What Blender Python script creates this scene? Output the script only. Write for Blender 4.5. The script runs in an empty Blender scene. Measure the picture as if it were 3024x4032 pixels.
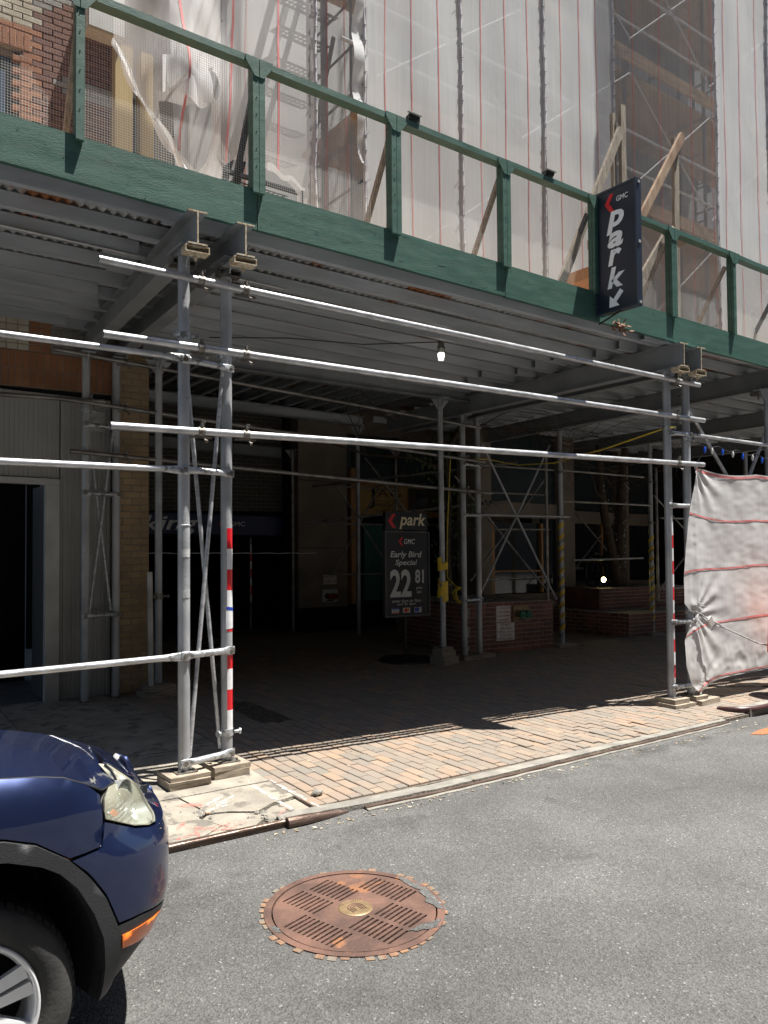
import bpy, bmesh, math, random
from mathutils import Vector, Matrix, noise
from mathutils.geometry import delaunay_2d_cdt
random.seed(7)
SC = bpy.context.scene
COL = SC.collection
S = -0.0225                      # the street falls gently towards +X
# ------------------------------------------------------------------ camera
yaw, pitch, roll = math.radians(35.13), math.radians(1.67), 0.0079
F0 = Vector((math.sin(yaw), math.cos(yaw), 0)); R0 = Vector((math.cos(yaw), -math.sin(yaw), 0)); U0 = Vector((0, 0, 1))
FW = F0*math.cos(pitch)+U0*math.sin(pitch); UP = U0*math.cos(pitch)-F0*math.sin(pitch)
RT = R0*math.cos(roll)-UP*math.sin(roll); UN = UP*math.cos(roll)+R0*math.sin(roll)
cam = bpy.data.cameras.new('camera'); cam_o = bpy.data.objects.new('camera', cam); COL.objects.link(cam_o)
cam_o.matrix_world = Matrix(((RT.x, UN.x, -FW.x, 0), (RT.y, UN.y, -FW.y, 0), (RT.z, UN.z, -FW.z, 1.69), (0, 0, 0, 1)))
cam.sensor_fit = 'VERTICAL'; cam.sensor_height = 36; cam.lens = 36*3023/4032; cam.clip_start = .05; cam.clip_end = 600
SC.camera = cam_o
# ------------------------------------------------------------------ world, sun, exposure
sd = Vector((.26, -.175, 1.0)).normalized()          # towards the sun
W = bpy.data.worlds.new('World'); SC.world = W; W.use_nodes = True
nt = W.node_tree; bg = nt.nodes['Background']
sky = nt.nodes.new('ShaderNodeTexSky'); sky.sky_type = 'NISHITA'; sky.sun_disc = False
sky.sun_elevation = math.asin(sd.z); sky.sun_rotation = math.atan2(sd.x, sd.y)
nt.links.new(sky.outputs[0], bg.inputs[0]); bg.inputs[1].default_value = .052
sl = bpy.data.lights.new('sun', 'SUN'); sl.energy = 5.0; sl.angle = math.radians(.5); sl.color = (1, .965, .9)
so = bpy.data.objects.new('sun', sl); COL.objects.link(so); so.location = (0, 0, 30)
so.rotation_euler = sd.to_track_quat('Z', 'Y').to_euler()
vs = SC.view_settings; vs.view_transform = 'Standard'; vs.look = 'None'; vs.exposure = 1.28; vs.gamma = 1; vs.use_curve_mapping = False
SC.render.engine = 'CYCLES'
SC.cycles.max_bounces = 10; SC.cycles.diffuse_bounces = 2; SC.cycles.transparent_max_bounces = 24
# ------------------------------------------------------------------ helpers
def P(x, y, h): return Vector((x, y, h+S*x))
def tag(o, label=None, cat=None, group=None, kind=None):
    for k, v in (('label', label), ('category', cat), ('group', group), ('kind', kind)):
        if v: o[k] = v
    return o
def thing(name, loc, label, cat, group=None):
    o = bpy.data.objects.new(name, None); o.empty_display_size = .1; COL.objects.link(o); o.location = loc
    return tag(o, label, cat, group)
def lerp(a, b, t): return a+(b-a)*t
class MB:
    def __init__(s): s.v = []; s.f = []; s.sm = []; s.tone = []; s.t = 0.
    def add(s, vs, fs, smooth=False):
        b = len(s.v); s.v += [Vector(v) for v in vs]
        for f in fs: s.f.append([b+i for i in f]); s.sm.append(smooth); s.tone.append(s.t)
        return s
    def hexa(s, c, smooth=False):       # 8 corners: bottom 4 ccw, top 4 ccw
        return s.add(c, [(3,2,1,0),(4,5,6,7),(0,1,5,4),(1,2,6,5),(2,3,7,6),(3,0,4,7)], smooth)
    def box(s, x0, x1, y0, y1, h0, h1):
        return s.hexa([P(x0,y0,h0),P(x1,y0,h0),P(x1,y1,h0),P(x0,y1,h0),P(x0,y0,h1),P(x1,y0,h1),P(x1,y1,h1),P(x0,y1,h1)])
    def bar(s, p, q, w, h, up=(0,0,1)):
        p, q = Vector(p), Vector(q); d = (q-p).normalized(); u = Vector(up)
        a = d.cross(u)
        if a.length < 1e-4: a = d.cross(Vector((1,0,0)))
        a.normalize(); b = a.cross(d).normalized(); a *= w/2; b *= h/2
        return s.hexa([p-a-b, p+a-b, q+a-b, q-a-b, p-a+b, p+a+b, q+a+b, q-a+b])
    def prof(s, p, q, pts, up=(0,0,1), smooth=False, closed=True, caps=True):  # extrude 2D profile (a,b) from p to q
        p, q = Vector(p), Vector(q); d = (q-p).normalized(); a = d.cross(Vector(up)).normalized(); b = a.cross(d).normalized()
        n = len(pts); vs = [p+a*x+b*y for x, y in pts]+[q+a*x+b*y for x, y in pts]
        fs = [(i, (i+1) % n, n+(i+1) % n, n+i) for i in range(n if closed else n-1)]
        if caps and closed: fs += [tuple(range(n))[::-1], tuple(range(n, 2*n))]
        return s.add(vs, fs, smooth)
    def tube(s, pts, r, n=10, cap=True, closed=False):
        pts = [Vector(p) for p in pts]; m = len(pts); rs = r if isinstance(r, (list, tuple)) else [r]*m
        vs = []; prev = None
        for i, p in enumerate(pts):
            if closed: d = pts[(i+1) % m]-pts[i-1]
            else: d = pts[min(i+1, m-1)]-pts[max(i-1, 0)]
            d.normalize()
            if prev is None:
                a = d.cross(Vector((0,0,1)))
                if a.length < .05: a = d.cross(Vector((1,0,0)))
            else: a = prev-d*prev.dot(d)
            a.normalize(); prev = a.copy(); b = d.cross(a)
            for k in range(n):
                t = 2*math.pi*k/n; vs.append(p+a*math.cos(t)*rs[i]+b*math.sin(t)*rs[i])
        fs = []
        for i in range(m if closed else m-1):
            j = (i+1) % m
            for k in range(n): fs.append((i*n+k, i*n+(k+1) % n, j*n+(k+1) % n, j*n+k))
        s.add(vs, fs, True)
        if cap and not closed:
            s.add([v for v in vs[:n]], [tuple(range(n))[::-1]]); s.add([v for v in vs[-n:]], [tuple(range(n))])
        return s
    def tri_prism(s, a, b, c, t):       # thin plate from 3 points, thickness vector t
        a, b, c, t = map(Vector, (a, b, c, t))
        return s.add([a,b,c,a+t,b+t,c+t], [(0,2,1),(3,4,5),(0,1,4,3),(1,2,5,4),(2,0,3,5)])
    def grid(s, fn, nu, nv, smooth=True, keep=None):
        vs = [fn(i/nu, j/nv) for j in range(nv+1) for i in range(nu+1)]
        fs = [(j*(nu+1)+i, j*(nu+1)+i+1, (j+1)*(nu+1)+i+1, (j+1)*(nu+1)+i) for j in range(nv) for i in range(nu) if keep is None or keep((i+.5)/nu, (j+.5)/nv)]
        return s.add(vs, fs, smooth)
    def mesh(s, name, mat, org=(0,0,0)):
        me = bpy.data.meshes.new(name); o = Vector(org)
        me.from_pydata([v-o for v in s.v], [], s.f); me.polygons.foreach_set('use_smooth', s.sm)
        at = me.attributes.new('tone', 'FLOAT', 'FACE'); at.data.foreach_set('value', s.tone)
        me.materials.append(mat); return me
    def build(s, name, mat, parent=None, org=None, kind=None):
        if org is None:
            xs = [v.x for v in s.v]; ys = [v.y for v in s.v]; zs = [v.z for v in s.v]
            org = Vector(((min(xs)+max(xs))/2, (min(ys)+max(ys))/2, min(zs)))
        org = Vector(org); o = bpy.data.objects.new(name, s.mesh(name, mat, org)); COL.objects.link(o)
        place(o, org, parent)
        if kind: o['kind'] = kind
        return o
def worldloc(o):
    l = Vector(o.location)
    while o.parent: o = o.parent; l += Vector(o.location)
    return l
def place(o, org, parent):
    if parent: o.parent = parent; o.location = Vector(org)-worldloc(parent)
    else: o.location = org
def inst(name, me, loc, parent=None, rot=None):
    o = bpy.data.objects.new(name, me); COL.objects.link(o); place(o, loc, parent)
    if rot: o.rotation_euler = rot
    return o
# ------------------------------------------------------------------ materials
MATS = {}
def mk(name, c1, c2=None, rough=.6, metal=0., scale=4., bump=0., bscale=60., spots=None, sscale=3., samt=.5, coat=0., rnd=None, stretch=None, rrnd=0., bdist=.02, spec=None, detail=6, sharp=(.35,.65)):
    m = bpy.data.materials.new(name); m.use_nodes = True; n = m.node_tree.nodes; l = m.node_tree.links; b = n['Principled BSDF']
    b.inputs['Roughness'].default_value = rough; b.inputs['Metallic'].default_value = metal
    if spec is not None: b.inputs['Specular IOR Level'].default_value = spec
    if coat: b.inputs['Coat Weight'].default_value = coat; b.inputs['Coat Roughness'].default_value = .04
    geo = n.new('ShaderNodeNewGeometry'); pos = geo.outputs['Position']
    if stretch:
        mp = n.new('ShaderNodeMapping'); mp.inputs['Scale'].default_value = stretch; l.new(pos, mp.inputs[0]); pos = mp.outputs[0]
    def rgb(c): return (*c, 1)
    def noi(sc, det=6):
        t = n.new('ShaderNodeTexNoise'); t.inputs['Scale'].default_value = sc; t.inputs['Detail'].default_value = det; l.new(pos, t.inputs['Vector']); return t.outputs['Fac']
    def ramp(src, lo, hi):
        r = n.new('ShaderNodeMapRange'); r.inputs[1].default_value = lo; r.inputs[2].default_value = hi; l.new(src, r.inputs[0]); return r.outputs[0]
    def mix(f, a, c):
        x = n.new('ShaderNodeMix'); x.data_type = 'RGBA'
        if isinstance(f, float): x.inputs[0].default_value = f
        else: l.new(f, x.inputs[0])
        for k, v in ((6, a), (7, c)):
            if isinstance(v, tuple): x.inputs[k].default_value = rgb(v)
            else: l.new(v, x.inputs[k])
        return x.outputs[2]
    cur = c1
    if rnd:                      # list of colours picked per piece
        oi = n.new('ShaderNodeObjectInfo'); at = n.new('ShaderNodeAttribute'); at.attribute_name = 'tone'
        ad = n.new('ShaderNodeMath'); ad.operation = 'ADD'; l.new(oi.outputs['Random'], ad.inputs[0]); l.new(at.outputs['Fac'], ad.inputs[1])
        fr = n.new('ShaderNodeMath'); fr.operation = 'FRACT'; l.new(ad.outputs[0], fr.inputs[0])
        cr = n.new('ShaderNodeValToRGB'); cr.color_ramp.interpolation = 'LINEAR'; el = cr.color_ramp.elements
        while len(el) < len(rnd): el.new(.5)
        for i, c in enumerate(rnd): el[i].position = i/(len(rnd)-1); el[i].color = rgb(c)
        l.new(fr.outputs[0], cr.inputs[0]); cur = cr.outputs[0]
        if c2: cur = mix(ramp(noi(scale, detail), *sharp), cur, c2)
    elif c2: cur = mix(ramp(noi(scale, detail), *sharp), c1, c2)
    if spots:
        f = ramp(noi(sscale, 8), 1-samt, 1-samt+.06); cur = mix(f, cur, spots)
    if isinstance(cur, tuple): b.inputs['Base Color'].default_value = rgb(cur)
    else: l.new(cur, b.inputs['Base Color'])
    if rrnd:
        r = n.new('ShaderNodeMapRange'); r.inputs[3].default_value = max(rough-rrnd, .03); r.inputs[4].default_value = min(rough+rrnd, 1); r.inputs[1].default_value = .3; r.inputs[2].default_value = .7
        l.new(noi(scale*2.3), r.inputs[0]); l.new(r.outputs[0], b.inputs['Roughness'])
    if bump:
        bp = n.new('ShaderNodeBump'); bp.inputs['Strength'].default_value = bump; bp.inputs['Distance'].default_value = bdist
        l.new(noi(bscale, 4), bp.inputs['Height']); l.new(bp.outputs[0], b.inputs['Normal'])
    MATS[name] = m; return m
def emit(name, c, s):
    m = bpy.data.materials.new(name); m.use_nodes = True; b = m.node_tree.nodes['Principled BSDF']
    b.inputs['Base Color'].default_value = (*c, 1); b.inputs['Emission Color'].default_value = (*c, 1); b.inputs['Emission Strength'].default_value = s; return m
def netmat(name, col, alpha, trl=.5, weave=True):
    m = bpy.data.materials.new(name); m.use_nodes = True; n = m.node_tree.nodes; l = m.node_tree.links; n.remove(n['Principled BSDF']); out = n['Material Output']
    d = n.new('ShaderNodeBsdfDiffuse'); t = n.new('ShaderNodeBsdfTranslucent'); tr = n.new('ShaderNodeBsdfTransparent')
    d.inputs[0].default_value = (*col, 1); t.inputs[0].default_value = (*col, 1)
    a = n.new('ShaderNodeMixShader'); a.inputs[0].default_value = trl; l.new(d.outputs[0], a.inputs[1]); l.new(t.outputs[0], a.inputs[2])
    x = n.new('ShaderNodeMixShader'); l.new(tr.outputs[0], x.inputs[1]); l.new(a.outputs[0], x.inputs[2])
    g = n.new('ShaderNodeNewGeometry'); mp = n.new('ShaderNodeMapping'); mp.inputs['Scale'].default_value = (14, 14, .5); l.new(g.outputs['Position'], mp.inputs[0])
    no = n.new('ShaderNodeTexNoise'); no.inputs['Scale'].default_value = 2.2; no.inputs['Detail'].default_value = 7; l.new(mp.outputs[0], no.inputs['Vector'])
    r = n.new('ShaderNodeMapRange'); r.inputs[1].default_value = .3; r.inputs[2].default_value = .7; r.inputs[3].default_value = alpha-.035; r.inputs[4].default_value = alpha+.035
    l.new(no.outputs['Fac'], r.inputs[0]); l.new(r.outputs[0], x.inputs[0])
    bp = n.new('ShaderNodeBump'); bp.inputs['Strength'].default_value = .15; bp.inputs['Distance'].default_value = .01; l.new(no.outputs['Fac'], bp.inputs['Height']); l.new(bp.outputs[0], d.inputs['Normal'])
    l.new(x.outputs[0], out.inputs['Surface']); return m
galv = mk('galvanised_tube', (.56,.57,.59), (.34,.35,.36), rough=.36, metal=.45, scale=7, bump=.06, bscale=40, rrnd=.12, stretch=(1,3,3))
galv_d = mk('weathered_tube', (.36,.35,.33), (.2,.19,.18), rough=.5, metal=.7, scale=5, bump=.08, bscale=60, rrnd=.12)
postm = mk('grey_painted_post', (.45,.465,.48), (.30,.31,.325), rough=.42, metal=.25, scale=3, bump=.08, bscale=50, spots=(.22,.2,.17), sscale=14, samt=.3, rrnd=.12)
clampm = mk('clamp_steel', (.28,.27,.25), (.14,.12,.10), rough=.5, metal=.7, scale=30, bump=.2, bscale=90)
linkm = mk('cast_link', (.48,.5,.52), (.2,.2,.2), rough=.45, metal=.6, scale=22, bump=.2, bscale=50, sharp=(.5,.62))
beamm = mk('grey_beam_paint', (.27,.285,.295), (.20,.21,.22), rough=.6, scale=2.5, bump=.1, bscale=30, spots=(.16,.10,.06), sscale=9, samt=.3)
joistm = mk('galvanised_joist', (.50,.53,.56), (.34,.365,.39), rough=.5, metal=.15, scale=3, bump=.05, bscale=30, stretch=(.3,6,2), rrnd=.1)
corrm = mk('rusty_corrugated_steel', (.50,.51,.51), (.27,.27,.26), rough=.6, metal=.25, scale=3, spots=(.30,.12,.05), sscale=2.2, samt=.42, bump=.1)
beamend = mk('bare_beam_edge', (.58,.54,.42), (.3,.2,.1), rough=.6, scale=40)
green = mk('green_paint', (.055,.130,.102), (.036,.096,.074), rough=.5, scale=2.2, bump=.35, bscale=30, stretch=(1.2,1.2,7), spots=(.010,.026,.020), sscale=5, samt=.33, bdist=.004, rrnd=.1)
wirem = mk('wire_mesh_steel', (.62,.62,.60), rough=.5, metal=.2)
woodm = mk('weathered_timber', (.36,.305,.235), (.20,.165,.13), rough=.85, scale=9, stretch=(1,1,9), bump=.3, bscale=40)
woodg = mk('grey_timber', (.34,.29,.23), (.18,.15,.12), rough=.9, scale=8, stretch=(6,6,.6), bump=.3, bscale=30)
plankm = mk('scaffold_plank', (.50,.32,.18), (.30,.18,.10), rough=.85, scale=4, stretch=(.4,4,4))
asph = None
red = mk('red_reflective', (.62,.012,.02), rough=.3, coat=.3)
white = mk('white_reflective', (.78,.79,.80), (.66,.67,.69), rough=.35, coat=.2, scale=20)
blackm = mk('black_metal', (.012,.013,.015), rough=.4)
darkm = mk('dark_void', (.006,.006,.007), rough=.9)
navy = mk('sign_navy', (.008,.014,.028), (.010,.017,.034), rough=.38, scale=2)
navyd = mk('sign_black', (.005,.006,.010), rough=.45)
lett = mk('letter_white', (.85,.88,.90), rough=.5)
lettg = mk('letter_grey', (.60,.61,.60), rough=.6)
lettc = mk('letter_cream', (.75,.68,.48), rough=.6)
signred = mk('sign_red', (.60,.02,.025), rough=.5)
bluep = mk('blue_print', (.02,.06,.4), rough=.5)
orangep = mk('orange_print', (.7,.25,.03), rough=.5)
conc = mk('old_concrete', (.30,.27,.22), (.20,.18,.15), rough=.9, scale=5, bump=.5, bscale=55, spots=(.14,.125,.105), sscale=7, samt=.44)
conc2 = mk('pale_concrete', (.25,.235,.205), (.16,.15,.132), rough=.9, scale=6, bump=.4, bscale=50)
whitep = mk('worn_white_spray', (.68,.69,.68), (.5,.48,.44), rough=.9, scale=30, bump=.2)
redp = mk('worn_red_spray', (.55,.12,.11), (.42,.26,.2), rough=.9, scale=25, bump=.2)
for m_ in (whitep, redp):
    n_ = m_.node_tree.nodes; t_ = n_.new('ShaderNodeTexNoise'); t_.inputs['Scale'].default_value = 34; t_.inputs['Detail'].default_value = 8; g_ = n_.new('ShaderNodeNewGeometry'); r_ = n_.new('ShaderNodeMapRange'); r_.inputs[1].default_value = .38; r_.inputs[2].default_value = .66; r_.inputs[4].default_value = .85
    m_.node_tree.links.new(g_.outputs['Position'], t_.inputs['Vector']); m_.node_tree.links.new(t_.outputs['Fac'], r_.inputs[0]); m_.node_tree.links.new(r_.outputs[0], n_['Principled BSDF'].inputs['Alpha'])
steelk = mk('kerb_steel', (.22,.16,.13), (.10,.065,.05), rough=.38, metal=.6, scale=8, bump=.2, bscale=30, stretch=(.5,3,3), rrnd=.12)
rust = mk('rusty_iron', (.15,.08,.058), (.075,.042,.032), rough=.75, metal=.2, scale=7, bump=.3, bscale=70, spots=(.22,.10,.05), sscale=6, samt=.38)
rusto = mk('orange_rust', (.24,.135,.075), (.13,.08,.055), rough=.85, scale=30, bump=.3, bscale=60, spots=(.15,.13,.10), sscale=17, samt=.48)
brass = mk('brass_hub', (.27,.19,.105), (.19,.13,.07), rough=.5, metal=.4, scale=20)
paver = mk('clay_paver', (.4,.3,.2), (.20,.165,.135), rough=.85, scale=2.0, bump=.35, bscale=90, detail=8, sharp=(.42,.8),
    rnd=[(0.234,0.180,0.135),(0.180,0.155,0.126),(0.279,0.203,0.144),(0.171,0.155,0.133),(0.234,0.171,0.131),(0.184,0.162,0.135),(0.261,0.184,0.131),(0.207,0.180,0.149),(0.279,0.189,0.126),(0.171,0.153,0.131),(0.211,0.180,0.144)], bdist=.004)
sandj = mk('joint_sand', (.16,.13,.10), (.10,.085,.07), rough=1, scale=20, bump=.5)
brick_red = mk('red_planter_brick', (.2,.1,.1), (.12,.06,.05), rough=.85, scale=3, bump=.3, bscale=80, rnd=[(.22,.085,.06),(.30,.12,.085),(.18,.07,.055),(.26,.11,.08),(.20,.10,.08)])
brick_tan = mk('tan_brick', (.2,.1,.1), (.30,.21,.12), rough=.85, scale=3, bump=.3, bscale=80, rnd=[(.42,.30,.16),(.48,.34,.19),(.38,.27,.145),(.45,.33,.18)])
brick_or = mk('orange_brick', (.2,.1,.1), (.26,.115,.055), rough=.85, scale=3, bump=.3, bscale=80, rnd=[(.36,.165,.08),(.30,.13,.065),(.40,.195,.10)])
brick_br = mk('brown_brick', (.2,.1,.1), None, rough=.85, bump=.3, bscale=80, rnd=[(.17,.085,.06),(.20,.10,.07),(.15,.075,.055)])
brick_cr = mk('cream_brick', (.2,.1,.1), (.40,.36,.28), rough=.85, scale=3, bump=.3, bscale=80, rnd=[(.55,.51,.42),(.48,.45,.37),(.60,.55,.45)])
brick_gr = mk('grey_block', (.2,.1,.1), None, rough=.85, bump=.3, bscale=80, rnd=[(.24,.235,.22),(.28,.27,.25)])
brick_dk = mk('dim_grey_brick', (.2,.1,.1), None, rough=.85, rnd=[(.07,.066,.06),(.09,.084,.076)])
mortar = mk('mortar', (.30,.26,.21), (.22,.19,.15), rough=1, scale=20, bump=.4)
mortar_l = mk('pale_mortar', (.42,.38,.33), (.32,.29,.25), rough=1, scale=20, bump=.4)
ribm = mk('ribbed_metal_panel', (.40,.40,.38), (.34,.34,.32), rough=.5, metal=.1, scale=2)
framem = mk('pale_metal_frame', (.50,.50,.48), (.40,.40,.38), rough=.45, metal=.2, scale=4)
stone = mk('beige_stone', (.25,.21,.165), (.19,.16,.13), rough=.8, scale=2.5, bump=.15, bscale=25)
facm = mk('upper_facade_render', (.62,.58,.52), (.54,.50,.44), rough=.9, scale=.8)
timb = mk('orange_varnished_wood', (.50,.25,.08), (.36,.17,.05), rough=.5, scale=4, stretch=(6,6,.7))
glassd = mk('dark_window_glass', (.02,.025,.028), rough=.06, spec=.7)
reveal = mk('dark_reveal_metal', (.05,.05,.048), rough=.6)
teal = mk('teal_curtain', (.05,.17,.15), (.035,.13,.115), rough=.9, scale=3, stretch=(8,8,.4))
yel = mk('yellow_tape', (.72,.50,.03), (.60,.40,.02), rough=.5, scale=8)
yelc = mk('yellow_cord', (.65,.48,.05), rough=.5)
leaf = mk('leaf_green', (.05,.10,.03), rough=.6, rnd=[(.04,.085,.028),(.07,.12,.035),(.05,.07,.03)])
dryleaf = mk('dry_leaf', (.2,.09,.04), (.12,.05,.025), rough=.8, scale=20)
bark = mk('bark', (.10,.075,.055), (.06,.045,.035), rough=.95, scale=8, bump=.6, bscale=30)
gravel = mk('planter_gravel', (.34,.32,.28), (.20,.185,.16), rough=.95, rnd=[(.38,.36,.32),(.26,.24,.21),(.46,.44,.40),(.30,.26,.21)])
soil = mk('soil', (.05,.04,.03), rough=1)
orangepl = mk('orange_plastic', (.85,.16,.03), rough=.45)
NET = netmat('debris_netting', (.93,.955,.965), .79, .40)
NETD = netmat('thin_netting', (.93,.93,.935), .52, .45)
NETS = netmat('shade_toned_netting', (.80,.79,.79), .42, .4)  # darker, more see-through copy of the netting, shade put into its colour
TARP = netmat('sidewalk_tarp', (.86,.85,.845), .95, .36)
NSTR = mk('net_red_line', (.55,.13,.13), (.66,.27,.26), rough=.8, scale=6)
# ------------------------------------------------------------------ text
def text_mesh(txt, size=1., shear=0., off=0., align='CENTER', sp=1.):
    c = bpy.data.curves.new('lettering', 'FONT'); c.body = txt; c.size = size; c.shear = shear; c.offset = off; c.align_x = align; c.space_character = sp; c.resolution_u = 3
    o = bpy.data.objects.new('lettering', c); COL.objects.link(o); bpy.context.view_layer.update()
    dg = bpy.context.evaluated_depsgraph_get(); me = bpy.data.meshes.new_from_object(o.evaluated_get(dg))
    vs = [v.co.copy() for v in me.vertices]; fs = [list(p.vertices) for p in me.polygons]
    bpy.data.objects.remove(o); bpy.data.curves.remove(c); bpy.data.meshes.remove(me)
    return vs, fs
def letters(name, txt, mat, parent, O, u, v, w=None, h=None, shear=0., off=.0, th=.003, align='CENTER', fn=None, sp=1.):
    """Flat lettering whose box of width w and height h is centred at O, on axes u (right) and v (up)."""
    vs, fs = text_mesh(txt, 1., shear, off, 'LEFT', sp)
    if not vs: return None
    x0 = min(a.x for a in vs); x1 = max(a.x for a in vs); y0 = min(a.y for a in vs); y1 = max(a.y for a in vs)
    sy = (h/(y1-y0)) if h else w/(x1-x0); sx = (w/(x1-x0)) if w else sy
    if not h: sy = sx
    O, u, v = Vector(O), Vector(u).normalized(), Vector(v).normalized(); n = u.cross(v)
    cx_, cy_ = (x0+x1)/2, (y0+y1)/2
    if align == 'LEFT': cx_ = x0
    mb = MB()
    if fn: pts = [fn((a.x-cx_)*sx, (a.y-cy_)*sy) for a in vs]
    else: pts = [O+u*(a.x-cx_)*sx+v*(a.y-cy_)*sy+n*th for a in vs]
    mb.add(pts, fs); return mb.build(name, mat, parent)
def inpoly(x, y, poly):
    c = False; n = len(poly)
    for i in range(n):
        a = poly[i]; b = poly[i-1]
        if (a[1] > y) != (b[1] > y) and x < (b[0]-a[0])*(y-a[1])/(b[1]-a[1])+a[0]: c = not c
    return c
def dens(poly, step, closed=True):
    o = []; n = len(poly)
    for i in range(n if closed else n-1):
        a = poly[i]; b = poly[(i+1) % n]; k = max(1, int(math.hypot(b[0]-a[0], b[1]-a[1])/step))
        for j in range(k): o.append((a[0]+(b[0]-a[0])*j/k, a[1]+(b[1]-a[1])*j/k))
    if not closed: o.append(poly[-1])
    return o
def patch(poly, fn, step=.03, holes=(), rim=None, mb=None, smooth=True):
    """Triangulate a 2D polygon with holes, map it by fn(a,b) -> 3D; rim = fn for the folded-back edge."""
    mb = mb or MB(); V = []; E = []
    loops = [dens(poly, step)]+[dens(h, step) for h in holes]
    for lp in loops:
        b = len(V); V += [Vector(p) for p in lp]; E += [(b+i, b+(i+1) % len(lp)) for i in range(len(lp))]
    xs = [p[0] for p in poly]; ys = [p[1] for p in poly]; x = min(xs)+step*.5; r = 0
    while x < max(xs):
        y = min(ys)+step*(.5 if r % 2 else .9)
        while y < max(ys):
            if inpoly(x, y, poly) and not any(inpoly(x, y, h) for h in holes):
                if min((p[0]-x)**2+(p[1]-y)**2 for lp in loops for p in lp) > (step*.45)**2: V.append(Vector((x, y)))
            y += step
        x += step*.9; r += 1
    vo, eo, fo, *_ = delaunay_2d_cdt(V, E, [], 0, 1e-6)
    fs = []
    for f in fo:
        c = sum((vo[i] for i in f), Vector((0, 0)))/len(f)
        if inpoly(c.x, c.y, poly) and not any(inpoly(c.x, c.y, h) for h in holes): fs.append(tuple(f))
    mb.add([fn(p.x, p.y) for p in vo], fs, smooth)
    if rim:
        for lp in loops:
            n = len(lp); vs = [fn(*p) for p in lp]+[rim(*p) for p in lp]
            mb.add(vs, [(i, (i+1) % n, n+(i+1) % n, n+i) for i in range(n)], smooth)
    return mb
def bricks(parent, O, u, v, W, H, bw, bh, mat, joint=.01, depth=.05, bond=True, limit=300, pick=None, backing=mortar, skip=None, name='brick'):
    """Brickwork of single bricks on a mortar bed; O lower left corner of the face, u right, v up (face looks along u x v)."""
    O, u, v = Vector(O), Vector(u).normalized(), Vector(v).normalized(); n = u.cross(v)
    cache = {}; cnt = 0; rest = {}
    rows = int(round(H/bh)); 
    for r in range(rows):
        x = -(bw/2 if bond and r % 2 else 0)
        while x < W-1e-4:
            a = max(x, 0); b = min(x+bw, W); x += bw
            if b-a < .025: continue
            if skip and skip((a+b)/2, (r+.5)*bh): continue
            m = pick((a+b)/2, (r+.5)*bh) if pick else mat
            L = b-a-joint; h = bh-joint; c = O+u*((a+b)/2)+v*((r+.5)*bh)+n*random.uniform(-.0015, .002)
            key = (round(L, 3), m.name)
            def boxv(cc): return [cc+u*(sx*L/2)+v*(sy*h/2)+n*z for z, k in ((-depth, 0), (0, 0)) for sx, sy in ((-1,-1),(1,-1),(1,1),(-1,1))]
            def brickgeo(mb, cc):
                e = .004; o_ = [cc+u*(sx*L/2)+v*(sy*h/2)-n*depth for sx, sy in ((-1,-1),(1,-1),(1,1),(-1,1))]
                m_ = [cc+u*(sx*L/2)+v*(sy*h/2)-n*e for sx, sy in ((-1,-1),(1,-1),(1,1),(-1,1))]
                t_ = [cc+u*(sx*(L/2-e))+v*(sy*(h/2-e)) for sx, sy in ((-1,-1),(1,-1),(1,1),(-1,1))]
                mb.add(o_+m_+t_, [(0,1,5,4),(1,2,6,5),(2,3,7,6),(3,0,4,7),(4,5,9,8),(5,6,10,9),(6,7,11,10),(7,4,8,11),(8,9,10,11)])
            if cnt < limit:
                if key not in cache:
                    mb = MB(); brickgeo(mb, Vector((0,0,0))); cache[key] = mb.mesh(name, m)
                inst(name, cache[key], c, parent); cnt += 1
            else:
                mb = rest.setdefault(m.name, (MB(), m))[0]; mb.t = random.random(); brickgeo(mb, c)
    for mb, m in rest.values(): mb.build('brickwork', m, parent, kind='stuff')
    mb = MB(); q = .006; mb.hexa([O-n*q, O+u*W-n*q, O+u*W-n*(depth+.02), O-n*(depth+.02), O-n*q+v*H, O+u*W-n*q+v*H, O+u*W-n*(depth+.02)+v*H, O-n*(depth+.02)+v*H])
    if not skip: mb.build('mortar_bed', backing, parent)
X_, Y_, Z_ = Vector((1,0,0)), Vector((0,1,0)), Vector((0,0,1))
XS = Vector((1,0,S))
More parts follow.
